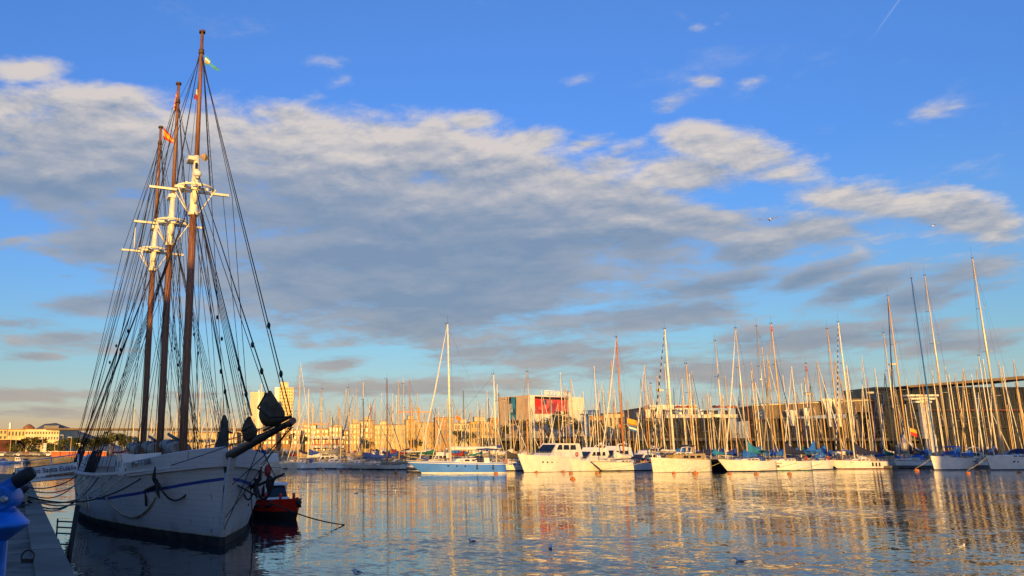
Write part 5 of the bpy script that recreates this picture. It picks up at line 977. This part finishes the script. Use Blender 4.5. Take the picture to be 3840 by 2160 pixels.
for px, wl_, L_, hc, lab in ((84, 1738, 4.6, 'hull_white', 'small white motorboat with a cabin moored at the far quay'), (40, 1739, 4.0, 'hull_blue', 'small blue open boat at the far quay next to the white motorboat')):
    p = atz(px, wl_, 0); b = thing('small_boat', lab, 'boat', p, 0, 'small boats at the far quay'); hm, dm, dk = hull_mb(L_, 1.9, .9, .7, .5, .9); hm.build('hull', [hc, hc, 'antifoul', hc, 'hull_white'], b); dm.build('deck', 'deck_white', b)
    if hc == 'hull_white':
        m = MB(); m.prism([(-.3, .85), (-.6, 1.7), (-2.0, 1.75), (-2.1, .85)], -.7, .7, ins=.1); cb = m.build('cabin', 'hull_white', b); m = MB()
        for x in (-.9, -1.6): m.box(x, -.68, 1.35, .5, .1, .4)
        m.build('window', 'glass_dark', cb)
    else: MB().path([(-1.0, 0, .7), (-2.2, 0, 1.0), (-3.4, 0, .7)], [.3, .6, .3], 8).build('canvas_cover', 'canvas_blue', b)
sg_ = thing('signpost', 'white signpost with stacked direction boards on the far quay', 'signpost', (aty(161, 1700, 256).x, 256, 1.9)); m = MB(); hh = aty(161, 1663, 256).z - 1.9
MB().tube((-.9, 0, 0), (-.9, 0, hh), .1, n=6).build('post', 'alu_gold', sg_)
for i in range(5): MB().box(.45, 0, hh - .15 - i * .42, 1.0, .12, .26).build('board', 'hull_white', sg_)
# ------------------------------------------------------------------ buildings
def facade(lab, px0, px1, top, Y, m, cols=0, rows=0, name='apartment_block', cat='building', group=None, depth=14, base=1.9, roof='roof_tile', ww=.5, wh=.55, bot=1668, parapet=True, extra=None):
    a, b = aty(px0, top, Y), aty(px1, top, Y); w, z1 = b.x - a.x, a.z; bt = thing(name, lab, cat, ((a.x + b.x) / 2, Y + depth / 2, base), 0, group)
    hh = z1 - base; MB().box(0, 0, hh / 2, w, depth, hh).build('wall', m, bt); r = MB()
    r.box(0, 0, hh + .12, w + .5, depth + .5, .3); r.build('roof', roof, bt)
    if cols:
        zb = max(.5, aty(px0, bot, Y).z - base); sh = (hh - zb) / rows; cw = w / cols
        wm = MB(); wm.box(0, 0, 0, cw * ww, .16, sh * wh); wm = wm.mesh('window', 'window_dark'); fm = MB().box(0, -.03, -sh * wh / 2 - .1, cw * ww + .25, .25, .12).mesh('sill', 'facade4')
        for i in range(cols):
            for j in range(rows):
                o_ = put('window', wm, bt, (-w / 2 + cw * (i + .5), -depth / 2, zb + sh * (j + .48))); put('sill', fm, o_)
    if extra: extra(bt, w, depth, hh)
    return bt
def penthouse(fr, fw, h_, m='facade4'):
    def f(bt, w, d, hh): MB().box(-w / 2 + w * fr, 0, hh + .27 + h_ / 2, w * fw, d * .5, h_).build('roof_room', m, bt); MB().box(-w / 2 + w * fr, 0, hh + .3 + h_, w * fw + .4, d * .5 + .4, .2).build('roof_slab', 'roof_tile', bt)
    return f
def balconies(rows):
    def f(bt, w, d, hh):
        for j in range(rows):
            for x in (-.28, .28): MB().box(w * x, -d / 2 - .6, hh - 1.6 - j * 2.9, w * .3, 1.2, .9).build('balcony', 'facade4', bt)
        MB().box(w * .05, 0, hh + 1.3, w * .4, d * .5, 2.4).build('roof_room', 'facade2', bt)
    return f
CG = 'city buildings behind the marina'
for i, (x0, x1, top, Y, m, c_, r_, lab, ex) in enumerate((
    (1040, 1086, 1606, 520, 3, 3, 3, 'ochre house showing behind the end of the bowsprit', None), (1086, 1128, 1612, 520, 1, 3, 3, 'orange ochre house beside the bowsprit end', None), (1128, 1165, 1604, 540, 0, 3, 3, 'golden house next to the narrow white house', penthouse(.5, .4, 2)), (1166, 1184, 1594, 500, 4, 2, 4, 'narrow pale white house standing above its neighbours', None), (1185, 1232, 1608, 500, 0, 3, 3, 'yellow house with three window columns', None), (1233, 1282, 1600, 505, 4, 4, 3, 'pale stone house with slim windows', penthouse(.6, .5, 1)),
    (1283, 1308, 1614, 520, 1, 2, 3, 'low orange house beside the pale stone house', None), (1310, 1350, 1588, 480, 2, 3, 4, 'yellow block ending at the stepped balconies', balconies(3)), (1351, 1400, 1578, 490, 5, 3, 4, 'tallest stepped block with white balconies', balconies(4)), (1402, 1520, 1594, 480, 2, 9, 4, 'long yellow apartment block with many small windows', penthouse(.3, .2, 2)), (1521, 1562, 1574, 500, 5, 3, 4, 'tall golden block with a roof room', penthouse(.5, .5, 2.4)), (1563, 1632, 1586, 500, 0, 5, 4, 'ochre block between roof room block and ornate palace', None),
    (1634, 1702, 1566, 470, 1, 5, 3, 'ornate ochre palace with a dark arcaded attic', None), (1703, 1762, 1588, 520, 4, 5, 3, 'pale house behind the yellow striped flag', penthouse(.6, .4, 2.5)), (1764, 1838, 1582, 515, 0, 6, 3, 'ochre house with wide terrace near the cinema block', penthouse(.5, .5, 3)), (1839, 1876, 1568, 520, 1, 3, 4, 'brown ochre house touching the cinema block edge', None),
    (820, 890, 1622, 460, 1, 6, 2, 'ochre terminal house right of the fore mast', None), (640, 815, 1622, 440, 5, 14, 2, 'long warm brown terminal building between the masts', None), (892, 1036, 1616, 500, 3, 9, 3, 'long brown house behind the bagged headsails', None), (2205, 2262, 1562, 330, 3, 3, 2, 'brick red house behind the blue tower', None), (2263, 2330, 1552, 330, 4, 4, 2, 'pale house with brick corner behind the blue tower', None), (2331, 2412, 1548, 340, 1, 4, 2, 'orange house behind the orange mast', None))):
    facade(lab, x0, x1, top, Y, 'facade%d' % m, c_, r_, group=CG, extra=ex)
def arcade(bt, w, d, hh):
    for i in range(5): MB().box(-w / 2 + w * (i + .5) / 5, -d / 2 - .05, hh - 2.2, w / 5 * .55, .25, 2.0).build('arch', 'window_dark', bt)
    MB().box(0, -d / 2 - .2, hh - .5, w + .3, .6, .5).build('cornice', 'facade4', bt)
facade('grand pale customs house with two rows of windows on the far quay', 96, 223, 1610, 420, 'facade4', 12, 2, name='customs_house', bot=1655, depth=24, extra=lambda bt, w, d, hh: (MB().box(w * .08, 0, hh + 1.2, w * .45, 8, 2.0).build('attic', 'grey_wall', bt), MB().box(0, -d / 2 - .2, hh - 1.0, w + .4, .6, .5).build('cornice', 'facade4', bt), MB().box(0, -d / 2 - .12, hh * .58, w + .2, .4, .35).build('string_course', 'facade4', bt)))
facade('golden side wing of the customs house with a gabled porch', 30, 95, 1611, 430, 'facade2', 5, 1, name='customs_wing', bot=1640, depth=20, extra=lambda bt, w, d, hh: (MB().path([(w * .25, 0, hh), (w * .25, 0, hh + 1.6), (w * .25, 0, hh + 3.2)], [3.4, 2.8, .6], 12).build('dome', 'roof_tile', bt), MB().box(-w * .1, -d / 2 - .3, hh * .62, w * .9, .8, .5).build('cornice', 'facade4', bt)))
facade('low golden house at the frame edge with a tall white chimney', -90, 28, 1611, 440, 'facade2', 8, 2, name='old_house', bot=1650, extra=lambda bt, w, d, hh: MB().box(w / 2 - 1.7, 0, hh + 2.0, .8, .8, 3.8).build('chimney', 'hull_white', bt))
facade('dull maroon brick store at the far quay', -140, 38, 1652, 300, 'maroon', 0, 0, name='brick_store', roof='dark_recess')
lr = thing('elevated_walkway', 'long flat elevated walkway roof on slim columns behind the trees', 'walkway', (aty(600, 1610, 380).x, 386, 1.9)); x0, x1 = aty(168, 1605, 380).x - lr.location.x, aty(1036, 1605, 380).x - lr.location.x; z1 = aty(168, 1605, 380).z - 1.9
m = MB(); m.box((x0 + x1) / 2, 0, z1 - .3, x1 - x0, 10, .55); m.box((x0 + x1) / 2, 0, z1 - .75, x1 - x0, 9, .3); m.build('roof', 'brown_wall', lr)
for i in range(12): MB().tube((x0 + (x1 - x0) * (.27 + .06 * i), 0, 0), (x0 + (x1 - x0) * (.27 + .06 * i), 0, z1 - .6), .35, n=8).build('column', 'grey_wall', lr)
# terrace restaurant
tr = thing('restaurant', 'white two level terrace restaurant with red openings by the marina', 'restaurant', (aty(1225, 1690, 246).x, 254, 1.9)); w = (1290 - 1165) / F * 246; z1 = aty(1225, 1640, 247).z - 1.9
MB().box(0, 1.5, z1 / 2, w * .95, 7, z1 - .3).build('wall', 'terracotta', tr); 
for zz in (.45, z1 * .52, z1): MB().box(0, 0, zz, w * (1.15 if zz == z1 else 1.0), 11, .7).build('terrace_slab', 'white_wall', tr)
for i in range(9):
    for zz in (z1 * .28, z1 * .78): MB().box(-w / 2 + w * (i + .5) / 9, -2.15, zz, w / 9 * .55, .2, z1 * .26).build('window', 'window_dark', tr)
# two towers far off
ht = thing('hotel_tower', 'tall pale gridded tower rising far beyond the bowsprit sails', 'tower', (aty(1064, 1600, 1900).x, 1920, 1.9), R(8)); a, b = aty(1034, 1460, 1900), aty(1095, 1460, 1900); w = b.x - a.x
MB().box(0, 0, a.z / 2, w * .96, 34, a.z).build('wall', 'tower_grid', ht); MB().box(0, 0, a.z + 1.5, w, 36, 2.5).build('cornice', 'facade2', ht); MB().box(-3, 0, a.z + 9, w * .5, 20, 14).build('roof_house', 'facade4', ht); MB().box(-w * .52, -12, a.z * .51, w * .28, 14, a.z * 1.02).build('corner_shaft', 'white_wall', ht)
gt = thing('office_tower', 'broad glass office tower far off beside the gridded tower', 'tower', (aty(972, 1600, 1750).x, 1765, 1.9)); a, b = aty(931, 1474, 1750), aty(1012, 1474, 1750); w = b.x - a.x
MB().box(-w * .12, 0, a.z / 2, w * .62, 40, a.z).build('wall', 'tower_glass', gt); MB().box(w * .2, 3, a.z / 2 - .5, w * .5, 36, a.z - 1).build('glass_wall', 'grey_wall', gt); MB().box(w * -.02, -20, a.z / 2 + 2, w * .08, 3, a.z + 4).build('fin', 'white_wall', gt)
# cinema block
ib = thing('cinema_block', 'big plain white cinema block with posters and rooftop lettering', 'cinema', (aty(1998, 1690, 262).x, 262, 1.9), 0)
P0, P1, P2 = aty(1869, 1481, 274), aty(1986, 1481, 262), aty(2186, 1484, 275); z1 = P1.z - 1.9; l0 = ib.location
q0, q1, q2 = [(p.x - l0.x, p.y - l0.y) for p in (P0, P1, P2)]; q3 = (q0[0] + q2[0] - q1[0], q0[1] + q2[1] - q1[1])
def wallface(a, b, name, m, th=.5):
    d = Vector((b[0] - a[0], b[1] - a[1])).normalized(); n = Vector((-d.y, d.x)) * th; return MB().slab([a, b, (b[0] + n.x, b[1] + n.y), (a[0] + n.x, a[1] + n.y)], 0, z1).build(name, m, ib)
wallface(q0, q1, 'side_wall', 'tan_wall'); wallface(q1, q2, 'front_wall', 'white_wall')
ctr = Vector(((q0[0] + q2[0]) / 2, (q0[1] + q2[1]) / 2)); MB().slab([tuple(Vector(p) + (ctr - Vector(p)).normalized() * .9) for p in (q0, q1, q2, q3)], 0, z1 - .2).build('core', 'tan_wall', ib)
def poster(a, b, px0, px1, y0, y1, name, ms):
    A2, B2 = Vector((a[0] + l0.x, a[1] + l0.y, 0)), Vector((b[0] + l0.x, b[1] + l0.y, 0)); d = (B2 - A2).normalized(); n = Vector((d.y, -d.x, 0))
    def hit(px, py):
        r = ray(px, py); t = ((A2 - Vector((0, 0, H))).dot(n)) / r.dot(n); return Vector((0, 0, H)) + r * t - l0
    c = [hit(px0, y0), hit(px1, y0), hit(px1, y1), hit(px0, y1)]; w_ = (c[1] - c[0]).length; hh = (c[0] - c[3]).length; mid = sum(c, Vector()) / 4 + n * .12
    fr = MB().loft([[p + n * .01 for p in c], [p + n * .16 for p in c]], smooth=False).build(name, ms, ib)
    return mid + n * .06, d, Vector((0, 0, 1)), n, w_, hh, fr
mid, d, u, n, w_, hh, po = poster(q1, q2, 2005, 2131, 1489, 1552, 'poster', 'poster_red')
def patch(x0, x1, y0, y1, m, off=.07): 
    c = [mid + d * (w_ * x) + u * (hh * y) for x, y in ((x0, y0), (x1, y0), (x1, y1), (x0, y1))]; MB().loft([[p + n * .0 for p in c], [p + n * off for p in c]], smooth=False).build('printed_panel', m, po)
patch(-.5, .5, .36, .5, 'poster_dark'); patch(.06, .5, -.5, -.34, 'poster_dark'); patch(-.5, -.35, -.1, .35, 'red_paint'); patch(-.25, -.17, .05, .33, 'letter_navy'); patch(-.27, -.15, -.25, .0, 'letter_rose')
letters('STOMP', hh * .34, mid + d * w_ * .25 + u * hh * .20 + n * .09, d, u, 'poster_pink', po, ext=.03, sx=1.15, bold=.02); letters('REGRESA', hh * .16, mid + d * w_ * .24 - u * hh * .04 + n * .09, d, u, 'letter_rose', po, ext=.02)
MB().path([tuple(mid + d * w_ * .28 - u * hh * .4), tuple(mid + d * w_ * .28 - u * hh * .4 + n * .08)], .55, 14).build('round_badge', 'white_wall', po)
mid, d, u, n, w_, hh, po = poster(q0, q1, 1907, 1936, 1489, 1589, 'tall_poster', 'poster_blue')
patch(-.5, -.05, .25, .5, 'poster_dark'); patch(-.25, .08, -.08, .25, 'skin_grey'); patch(-.5, .5, -.5, -.35, 'poster_dark'); patch(-.1, .42, .05, .4, 'canvas_teal')
dd = (Vector(q2) - Vector(q1)).normalized(); d3 = Vector((dd.x, dd.y, 0)); L0 = Vector((q1[0], q1[1], z1)) + d3 * ((2090 - 1986) / 200 * (Vector(q2) - Vector(q1)).length)
letters('IMAX PORT VELL', 1.62, L0 + Vector((0, .5, .78)), d3, (0, 0, 1), 'letter_white', ib, ext=.12, sx=.98, bold=.05)
m = MB(); lc = L0 + d3 * .3 + Vector((0, .7, 1.75)); hw = 6.2; m.tube(lc - d3 * hw, lc + d3 * hw, .11, n=6)
for k in (-1, -.5, 0, .5, 1): m.tube(lc + d3 * hw * k * .95, lc + d3 * hw * k * .95 - Vector((0, 0, 1.9)), .07, n=5)
m.build('sign_frame', 'hull_white', ib)
# blue tower and canopy
bt_ = thing('harbour_tower', 'bright blue cylindrical harbour tower with a framed platform on top', 'tower', (aty(2204, 1690, 236).x, 236, 1.9)); zt = aty(2204, 1556, 236).z - 1.9; rr = 20 / F * 236 * .52
MB().path([(0, 0, 0), (0, 0, zt * .86), (0, 0, zt)], [rr, rr, rr * .85], 18).build('shaft', 'blue_tower', bt_)
for k in (.35, .6, .84, .93): MB().path([(0, 0, zt * k - .1), (0, 0, zt * k + .1)], rr * 1.12, 18).build('ring_band', 'blue_tower', bt_)
for k in range(8): a = k * math.pi / 4; MB().tube((rr * 1.02 * math.cos(a), rr * 1.02 * math.sin(a), 0), (rr * 1.02 * math.cos(a), rr * 1.02 * math.sin(a), zt * .85), .08, n=5).build('rib', 'blue_tower', bt_)
m = MB(); m.box(1.2, 0, zt + .2, 5, 3, .25); m.box(2.4, 0, zt + .9, 3.0, 1.2, .9)
for x in (-1.2, 0, 1.2, 2.4, 3.6): m.tube((x, -1.4, zt + .3), (x, -1.4, zt + 1.2), .06, n=4)
m.tube((-1.2, -1.4, zt + 1.2), (3.6, -1.4, zt + 1.2), .06, n=4); m.tube((4.2, 0, zt), (4.2, 0, zt + 3.6), .18, n=6); m.build('platform', 'blue_tower', bt_)
cv = thing('blue_canopy', 'flat dark blue canopy reaching out beside the blue tower', 'canopy', (aty(2168, 1690, 233).x, 233, 0)); z_ = aty(2168, 1639, 233).z
MB().box(0, 0, z_, 120 / F * 233, 5, .35).build('roof', 'canvas_navy', cv)
for x in (-3.5, 0, 3.5): MB().tube((x, 0, .2), (x, 0, z_), .12, n=6).build('post', 'alu_grey', cv)
# promenade deck on piers behind the marina
pr = thing('promenade', 'long raised concrete promenade on piers behind the marina', 'promenade', (100, 237, 0)); z_ = aty(2600, 1642, 233).z
m = MB(); m.box(0, 0, z_ - .4, 130, 8, .8); m.build('deck', 'concrete', pr); m = MB()
for i in range(33): m.tube((-64 + i * 4, -3.8, z_), (-64 + i * 4, -3.8, z_ + 1.05), .05, n=4)
for zz in (.55, 1.05): m.tube((-64, -3.8, z_ + zz), (64, -3.8, z_ + zz), .04, n=4)
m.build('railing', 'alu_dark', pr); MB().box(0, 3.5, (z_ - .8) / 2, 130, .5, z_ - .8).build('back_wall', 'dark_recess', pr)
for i in range(17): MB().box(-62 + i * 7.7, -3, (z_ - .8) / 2, .7, .7, z_ - .8).build('pier', 'grey_wall', pr)
# grey terrace building with parasols
gbd = facade('grey building with pale upper storey and wide terrace', 2414, 2480, 1530, 262, 'grey_wall', 0, 0, name='terrace_building', roof='grey_wall', depth=20, extra=lambda bt, w, d, hh: None)
ab = aty(2480, 1519, 262); bb = aty(2800, 1519, 262); o = gbd.location; xw = (ab.x + bb.x) / 2 - o.x; ww_ = bb.x - ab.x
zt = aty(2540, 1520, 262).z - 1.9; zm = aty(2540, 1537, 262).z - 1.9; zf = aty(2540, 1562, 262).z - 1.9
MB().box(ab.x - o.x + 3, -9.3, zm + (zt - zm) / 2, 15, 6, zt - zm).build('upper_storey', 'white_wall', gbd)
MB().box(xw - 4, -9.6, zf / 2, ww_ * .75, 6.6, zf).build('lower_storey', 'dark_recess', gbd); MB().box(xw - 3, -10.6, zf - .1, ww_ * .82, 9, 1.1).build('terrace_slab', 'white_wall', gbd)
wm = MB().box(0, 0, 0, 1.3, .3, 2.0).mesh('window', 'window_dark')
for i in range(8): put('window', wm, gbd, (ab.x - o.x - 4 + i * 3.4, -12.35, zm - 1.3))
for i in range(7): MB().box(ab.x - o.x - 5.5 + i * 3.4, -12.3, zm - 1.3, 1.5, .5, 2.6).build('pilaster', 'white_wall', gbd)
letters('C', 2.2, (-2.6, -10.1, zt - 2.4), (1, 0, 0), (0, 0, 1), 'letter_white', gbd, ext=.1)
pc = [MB().path([(0, 0, 0), (0, 0, 2.0)], .05, 5).mesh('pole', 'alu'), {k: MB().path([(0, 0, 1.75), (0, 0, 2.0), (0, 0, 2.5)], [1.3, 1.2, .08], 8).mesh('shade', k) for k in ('red_bright', 'orange', 'flag_yellow', 'maroon')}]
for i, (px, k) in enumerate(((2545, 'red_bright'), (2563, 'orange'), (2583, 'red_bright'), (2602, 'flag_yellow'), (2682, 'maroon'), (2700, 'red_bright'), (2733, 'red_bright'), (2755, 'orange'))):
    p = thing('parasol', 'open %s parasol on the terrace %s' % ({'red_bright': 'red', 'orange': 'orange', 'flag_yellow': 'yellow', 'maroon': 'maroon'}[k], ('at its end', 'next to the end parasol', 'beside a yellow one', 'among red ones', 'behind the lattice of masts', 'beside the maroon one', 'beyond the mast gap', 'closest to the long hall')[i]), 'parasol', (aty(px, 1560, 250).x, 250.0, zf + 1.9 + .45), 0, 'parasols on the terrace'); put('pole', pc[0], p); put('shade', pc[1][k], p)
# long hall with fan shaped columns
A_, B_ = aty(2836, 1523, 246), aty(3180, 1496, 246); C_ = aty(3412, 1492, 246)
hl_ = thing('harbour_hall', 'long brown harbour hall with white fan shaped columns', 'hall', (A_.x, 246, 1.9)); o = hl_.location
def fas(xa, xb, za, zb, th, y, dz, nm, m): # leaning fascia strip from a to b
    return MB().add([(xa, y, za - th), (xb, y, zb - th), (xb, y, zb), (xa, y, za), (xa, y + dz, za - th), (xb, y + dz, zb - th), (xb, y + dz, zb), (xa, y + dz, za)], [(0, 1, 2, 3), (7, 6, 5, 4), (0, 4, 5, 1), (1, 5, 6, 2), (2, 6, 7, 3), (3, 7, 4, 0)]).build(nm, m, hl_)
xa, xb, xc = 0, B_.x - o.x, C_.x - o.x; za, zb = A_.z - 1.9, B_.z - 1.9
fas(xa, xb, za, zb, 4.2, 0, 14, 'fascia', 'brown_wall'); fas(xb + .002, xc, zb, C_.z - 1.9, 4.0, 0, 14, 'fascia', 'brown_wall'); fas(xa - .6, xc + .5, za + .32, zb + .42, .3, -.6, 15, 'roof_edge', 'facade4')
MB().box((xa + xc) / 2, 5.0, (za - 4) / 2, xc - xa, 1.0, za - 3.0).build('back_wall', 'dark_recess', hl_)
for i in range(13):
    x = 1.2 + i * (xc - 2.0) / 12.5; MB().box(x, .4, (za - 4.0) / 2, .35, .45, za - 4.0).build('column', 'tan_wall', hl_)
for px0, px1, y0, y1, in ((2942, 2990, 1538, 1596), (3010, 3036, 1530, 1596), (3080, 3122, 1495, 1600), (3118, 3160, 1495, 1600)):
    c = aty((px0 + px1) / 2, y0, 243); bz = aty(px0, y1, 243).z; w2 = (px1 - px0) / F * 243 / 2; rings = []
    for t in (0, .3, .55, .8, .92, 1): q_ = .26 + .74 * t ** 2.4; zz = bz + (c.z - bz) * t - 1.9; rings.append([(c.x - o.x + w2 * q_ * sx_, -2.8 + .8 * sy_, zz) for sx_, sy_ in ((-1, -.5), (1, -.5), (1, .5), (-1, .5))])
    MB().loft(rings, smooth=False).build('fan_column', 'white_wall', hl_)
c = aty(2853, 1552, 245.6); MB().box(c.x - o.x, -.1, c.z - 1.9, 1.7, .2, 2.6).build('round_sign', 'flag_blue', hl_); letters('C', 1.6, (c.x - o.x, -.25, c.z - 1.9), (1, 0, 0), (0, 0, 1), 'letter_white', hl_, ext=.04)
c = aty(3262, 1514, 245.5); MB().box(c.x - o.x, -.15, c.z - 1.9, 1.4, .2, 2.1).build('square_sign', 'flag_green', hl_)
for i, (px, lab) in enumerate(((2888, 'person in red standing on the hall balcony beside a column'), (2904, 'second person in red on the hall balcony'))):
    p = aty(px, 1592, 236.5); pe = thing('person', lab, 'person', (p.x, 236.5, z_)); MB().path([(0, 0, 0), (0, 0, .45), (0, 0, .9), (0, 0, 1.2), (0, 0, 1.42), (0, 0, 1.5), (0, 0, 1.62), (0, 0, 1.74)], [.12, .14, .17, .19, .2, .07, .11, .05], 8).build('body', 'canvas_tan', pe); MB().path([(0, 0, .85), (0, 0, 1.2), (0, 0, 1.43)], [.19, .22, .21], 8).build('jacket', 'red_bright', pe)
# glass building under a wide flat roof
gl = thing('glass_hall', 'dark glass hall under a wide flat overhanging roof', 'hall', (aty(3650, 1690, 240).x, 250, 1.9)); o = gl.location
x0, x1 = aty(3300, 1500, 240).x - o.x, aty(4000, 1500, 240).x - o.x; zt = aty(3500, 1500, 240).z - 1.9
MB().box((x0 + x1) / 2, 0, zt / 2 + 2, x1 - x0, 16, zt + 4).build('wall', 'glass_dark', gl)
R0, R1 = aty(3412, 1446, 232), aty(4050, 1398, 232)
MB().add([(R0.x - o.x, -18, R0.z - 1.9 - .5), (R1.x - o.x, -18, R1.z - 1.9 - .5), (R1.x - o.x, 14, R1.z - 1.9 - .5), (R0.x - o.x, 14, R0.z - 1.9 - .5), (R0.x - o.x - 1, -18, R0.z - 1.9), (R1.x - o.x, -18, R1.z - 1.9 + .5), (R1.x - o.x, 14, R1.z - 1.9 + .5), (R0.x - o.x - 1, 14, R0.z - 1.9)], [(3, 2, 1, 0), (4, 5, 6, 7), (0, 1, 5, 4), (1, 2, 6, 5), (2, 3, 7, 6), (3, 0, 4, 7)]).build('roof', 'brown_wall', gl)
m = MB()
for i in range(26): m.box(x0 + (x1 - x0) * i / 25, -8.1, zt / 2 + 2, .12, .2, zt + 4)
for zz in (.3, .55, .8): m.box((x0 + x1) / 2, -8.12, (zt + 4) * zz, x1 - x0, .16, .18)
m.build('glazing_bars', 'dark_recess', gl)  # bars and lower gallery are near black, shade put into their colour
for zz, m_ in ((.42, 'dark_recess'), (.66, 'maroon')): MB().box((x0 + x1) / 2 + 4, -9.2, (zt + 4) * zz, (x1 - x0) * .7, 2.4, .5).build('gallery', m_, gl)
for i in range(8): MB().tube((x0 + 12 + i * 6.5, -14, 0), (x0 + 12 + i * 6.5, -14, R0.z - 2.5 + i * .45), .16, n=6).build('column', 'brown_wall', gl)
wa = aty(3480, 1480, 228); m = thing('white_kiosk', 'small white stepped kiosk tower under the flat roof edge', 'kiosk', (wa.x, 229.5, 1.0)); MB().box(0, 0, 3.6, 2.2, 1.6, 7.2).build('body', 'deck_white', m)
for k in range(3): MB().box(-1.5, 0, wa.z - 1.2 - k * .9, 9 - k * 2.2, 3, .5).build('roof_step', 'white_wall', m)
MB().box(-.5, 0, (wa.z + 5) / 2, 2.8, 1.2, wa.z - 7.0).build('neck', 'white_wall', m)
tn = thing('tent', 'white pointed tent between masts in front of the glass hall', 'tent', (aty(3398, 1690, 230).x, 230, z_ * .55)); MB().path([(0, 0, 0), (0, 0, 1.6), (0, 0, 2.2), (0, 0, 4.2)], [2.4, 2.4, 1.3, .06], 4).build('canopy', 'deck_white', tn); MB().tube((0, 0, -z_ * .5), (0, 0, 3.9), .06, n=5).build('pole', 'alu', tn)
for i, (px, top, lab) in enumerate(((3345, 1368, 'floodlight mast with a square head above the long hall'), (2473, 1465, 'floodlight mast rising beside the tall cream mast'), (3260, 1474, 'floodlight pole near the square green sign'), (3032, 1479, 'floodlight pole with a large pale lamp over the hall roof'))):
    c = aty(px, top, 228); l = thing('floodlight', lab, 'floodlight', (c.x, 228, .6), 0, 'floodlight masts behind the marina'); MB().tube((0, 0, 0), (0, 0, c.z - .6), .13, .1, 6).build('pole', 'alu_grey', l); MB().box(0, -.2, c.z - .5, 1.9, .7, .5).build('lamp_head', 'alu', l)
for px, top, Y, jib, lab in ((1141, 1573, 900, 1, 'thin orange tower crane far behind the low city'), (1571, 1528, 700, -1, 'orange tower crane with a long jib behind the ochre houses')):
    c = aty(px, top, Y); k = thing('tower_crane', lab, 'crane', (c.x, Y, 1.9), 0, 'tower cranes over the city'); hh = c.z - 1.9; s_ = Y / 700
    MB().box(0, 0, hh / 2, 1.6 * s_, 1.6 * s_, hh).build('tower', 'crane', k); m = MB(); m.box(jib * 9 * s_, 0, hh - 4 * s_, 22 * s_, .9 * s_, .9 * s_); m.box(-jib * 5 * s_, 0, hh - 4 * s_, 9 * s_, 1, 1.0); m.tube((0, 0, hh), (jib * 18 * s_, 0, hh - 4 * s_), .15, n=4); m.build('jib', 'crane', k)
def pole_flag(px, py, w, h, Y, ms, rm, lab):
    c = aty(px, py, Y); f = thing('flag', lab, 'flag', (c.x, Y, c.z)); W_, H_ = w / F * Y, h / F * Y; m = MB(); n = 8; r_ = len(rm)
    for j in range(r_ + 1):
        for i in range(n + 1): m.v.append((W_ * i / n, .12 * math.sin(i * .9 + j * .3), -H_ * j / r_ - .06 * i))
    for j in range(r_):
        for i in range(n): m.f.append((j * (n + 1) + i, j * (n + 1) + i + 1, (j + 1) * (n + 1) + i + 1, (j + 1) * (n + 1) + i)); m.m.append(rm[j]); m.sm.append(True)
    m.build('cloth', ms, f); MB().tube((-.05, 0, -H_ * 3.2), (-.05, 0, .3), .04, n=5).build('staff', 'alu', f)
pole_flag(1709, 1556, 18, 15, 158, ['flag_yellow', 'flag_red'], [0, 1, 0, 1, 0, 1, 0], 'yellow and red striped flag flying among the masts behind the sky blue yacht')
pole_flag(2352, 1568, 36, 34, 160, ['flag_yellow', 'canvas_ochre'], [0, 0, 1, 0], 'large golden yellow flag beside the orange mast'); pole_flag(2358, 1592, 30, 20, 158, ['flag_blue', 'flag_white'], [0, 1, 0], 'blue and white flag below the golden flag'); pole_flag(2320, 1584, 8, 16, 158, ['flag_red', 'flag_yellow'], [0, 1, 0], 'tiny red and yellow flag on a mast near the golden flag')
pole_flag(3412, 1604, 24, 26, 150, ['flag_yellow', 'flag_red'], [0, 0, 1, 1], 'yellow and red flag behind the navy sail cover')
# ------------------------------------------------------------------ unseen street front behind the camera, sized and spaced to shade the near basin
def block(x0, x1, Y, hh, lab, depth=14):
    b = thing('street_building', lab, 'building', ((x0 + x1) / 2, -Y - depth / 2, 1.6), 0, 'street front behind the quay')
    MB().box(0, 0, hh / 2, x1 - x0, depth, hh).build('wall', 'facade4', b); MB().box(0, 0, hh + .2, x1 - x0 + .8, depth + .8, .4).build('roof', 'roof_tile', b)
block(-34, -7, 35, 17.2, 'tall street building that shades the schooner')
block(-6.9, 14, 35, 5.6, 'low unseen block added behind the quay to shade it')  # unseen filler block, added only to keep the near quay in shade
block(-160, -36, 62, 25.0, 'long tall street building shading the far quay')
block(90, 220, 62, 23.2, 'long tall street building shading the end of the marina')
